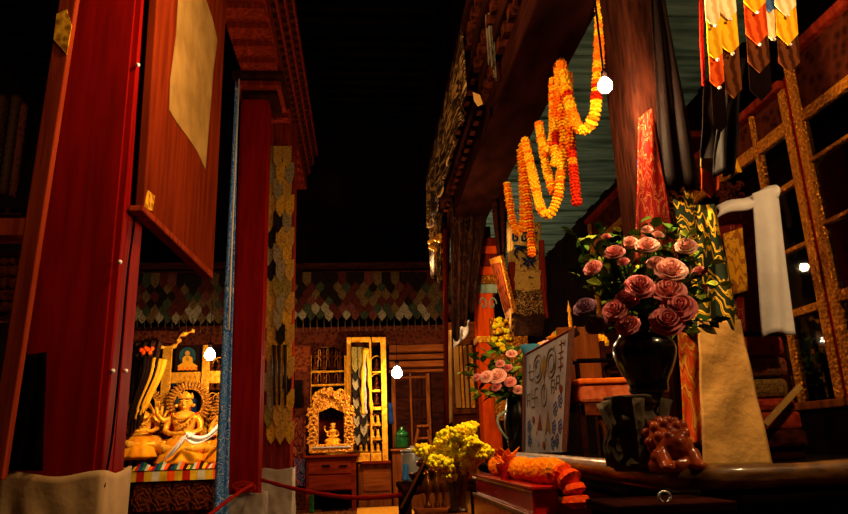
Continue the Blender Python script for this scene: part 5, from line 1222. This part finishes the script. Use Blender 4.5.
bn(539, 240, 544, 292, 'brownred', 6.59, 'red_border', br=3); bn(542, 290, 546, 318, 'brownred', 6.575, 'red_border', bl=3, br=3); bn(509, 262, 515, 300, 'brownred', 6.585, 'red_border')
mb = MB()
def fret(x, y, s_):
    for a, b in (((0, 0), (6, 0)), ((0, 0), (0, 7)), ((0, 7), (4, 7)), ((4, 7), (4, 3)), ((4, 3), (2, 3))): mb.tube([P(x+a[0]*s_, y+a[1]*s_, 6.56), P(x+b[0]*s_, y+b[1]*s_, 6.56)], .012, 5)
for k in range(3): fret(513+k*9, 233, 1.1)
mb.build('key_fret', M['navy'], t)
mb = MB(); c = P(529, 261, 6.55)
for k in range(7):
    a = k*.9; mb.extr([c, c+Vector((.05*math.cos(a-.3), 0, .05*math.sin(a-.3))), c+Vector((.09*math.cos(a), 0, .09*math.sin(a))), c+Vector((.05*math.cos(a+.3), 0, .05*math.sin(a+.3)))], (0, .006, 0))
for s_ in (-1, 1): mb.tube(smoothpts([P(526+s_*2, 252, 6.55), P(526+s_*8, 248, 6.55), P(526+s_*11, 253, 6.55), P(526+s_*8, 258, 6.55)], 4), .012, 5)
mb.tube([P(514, 246, 6.55), P(536, 249, 6.55)], .016, 5)
mb.build('blue_flower', M['navy'], t, smooth=False)
p = P(571, 330, 6.2); tag(MB().lathe([(.035, 0), (.035, .02), (.014, .04), (.02, .12), (.01, .18), (.022, .2), (.006, .26), (.002, .3)], Vector((p.x, 6.2, p.z-.02)), 14).build('gilt_finial', M['gold'], smooth=True), 'slender gilt finial standing behind the altar table offerings', 'finial')
# ------------------------------------------------------------------ under the beam
def edge_cloth(label, pts, m, seed):
    return None
cl = quad((.86, 5.0, 4.36), (.86, 8.45, 4.36), (.87, 8.45, 3.7), (.87, 5.0, 3.72), lambda u, v: (-.03*math.sin(u*40)*v, 0, -.08*abs(math.sin(u*22))*v))
tag(MB().sheet(cl, 80, 10).build('beam_valance', M['floral'], smooth=True, solid=.01), 'dark figured valance hanging from the hall side of the carved beam', 'valance')
def drape(label, a, b, c, d, m='darkbr', amp=.05, n=3, seed=0, name='dark_drape'):
    rr = random.Random(seed); ph = rr.random()*6
    f = lambda u, v: (0, amp*math.sin(u*n*6.28+ph+v)*(.3+.7*v), -.12*abs(math.sin(u*9+ph))*v)
    return tag(MB().sheet(quad(a, b, c, d, f), 30, 20).build(name, M[m], smooth=True, solid=.01), label, 'drape')
drape('mottled brown drape hanging at the hall end of the carved beam', P(427, 190, 8.4), P(452, 170, 8.4), P(449, 285, 8.4), P(431, 268, 8.4), 'floral', .05, 2, 1, 'brown_drape')
drape('dark ragged drape hanging before the orange pillar capital', P(450, 165, 7.6), P(492, 175, 7.6), P(474, 300, 7.6), P(452, 340, 7.6), 'darkbr', .06, 3, 2)
drape('dark curtain hanging between the orange pillar and the embroidered banner', P(490, 190, 7.0), P(509, 185, 7.0), P(504, 275, 7.0), P(499, 258, 7.0), 'darkwood', .04, 2, 3)
drape('pale ragged cloth strip dangling from the carved beam at the top', P(484, -10, 4.4), P(492, -10, 4.4), P(496, 68, 4.6), P(488, 50, 4.6), 'greyst', .02, 1, 4, 'ragged_strip')
tag(MB().tube([P(445, 225, 8.3), P(446.5, 425, 8.3)], .03, 8).build('red_pole', M['brownred'], smooth=True), 'thin red pole right of the bare bulb below the brown drape', 'pole')
for k, (x, y) in enumerate(((433, 245), (437, 238))):
    mb = MB(); c = P(x, y, 8.25)
    for j in range(5): mb.ball(c+Vector((R.uniform(-.04, .04), 0, R.uniform(-.08, .08))), .03, n=6)
    tag(mb.build('gold_ornament', M['gold'], smooth=True), ['lower gold ornament on the brown drape end', 'upper gold ornament on the brown drape end'][k], 'ornament')
tag(MB().extr(PX([(473, 92), (480, 95), (483, 104), (478, 106), (474, 100)], Y=4.9), (0, .01, 0)).build('orange_scrap', M['beige2']), 'small orange cloth scrap caught on the carved beam', 'cloth')
# lit door panel beyond
t = thing('lit_panel', 'warm lit wooden door panel with gilt strips beside the orange pillar', 'door', P(463, 440, 9.4), kind='thing')
mb = MB(); pbox(mb, 452, 322, 479, 470, 9.4, .1); mb.build('panel', M['woodx'], t)
for a, b, m in ((455, 460, 'beige2'), (461, 463.5, 'gold'), (465, 468, 'beige2'), (470, 474, 'gold')):
    mb = MB(); pbox(mb, a, 345, b, 408, 9.36, .04); mb.build('strip', M[m], t, bevel=.006)
mb = MB(); pbox(mb, 452, 409, 477, 414, 9.35, .05); mb.build('rail', M['wood'], t, bevel=.006)
mb = MB(); pbox(mb, 452, 340, 477, 345, 9.35, .05); mb.build('rail', M['wood'], t, bevel=.006)
cl = quad(P(453, 334, 9.2), P(469, 320, 9.2), P(470, 334, 9.2), P(454, 348, 9.2), folds(.03, 2))
tag(MB().sheet(cl, 14, 6).build('white_scarf', M['white'], smooth=True, solid=.01), 'white scarf swagged across the top of the warm lit door panel', 'scarf')
cl = quad(P(449, 330, 9.0), P(453, 330, 9.0), P(453, 420, 9.0), P(448, 425, 9.0), folds(.03, 1))
tag(MB().sheet(cl, 6, 14).build('ochre_streamer', M['beige2'], smooth=True, solid=.01), 'narrow ochre streamer hanging left of the warm lit door panel', 'streamer')
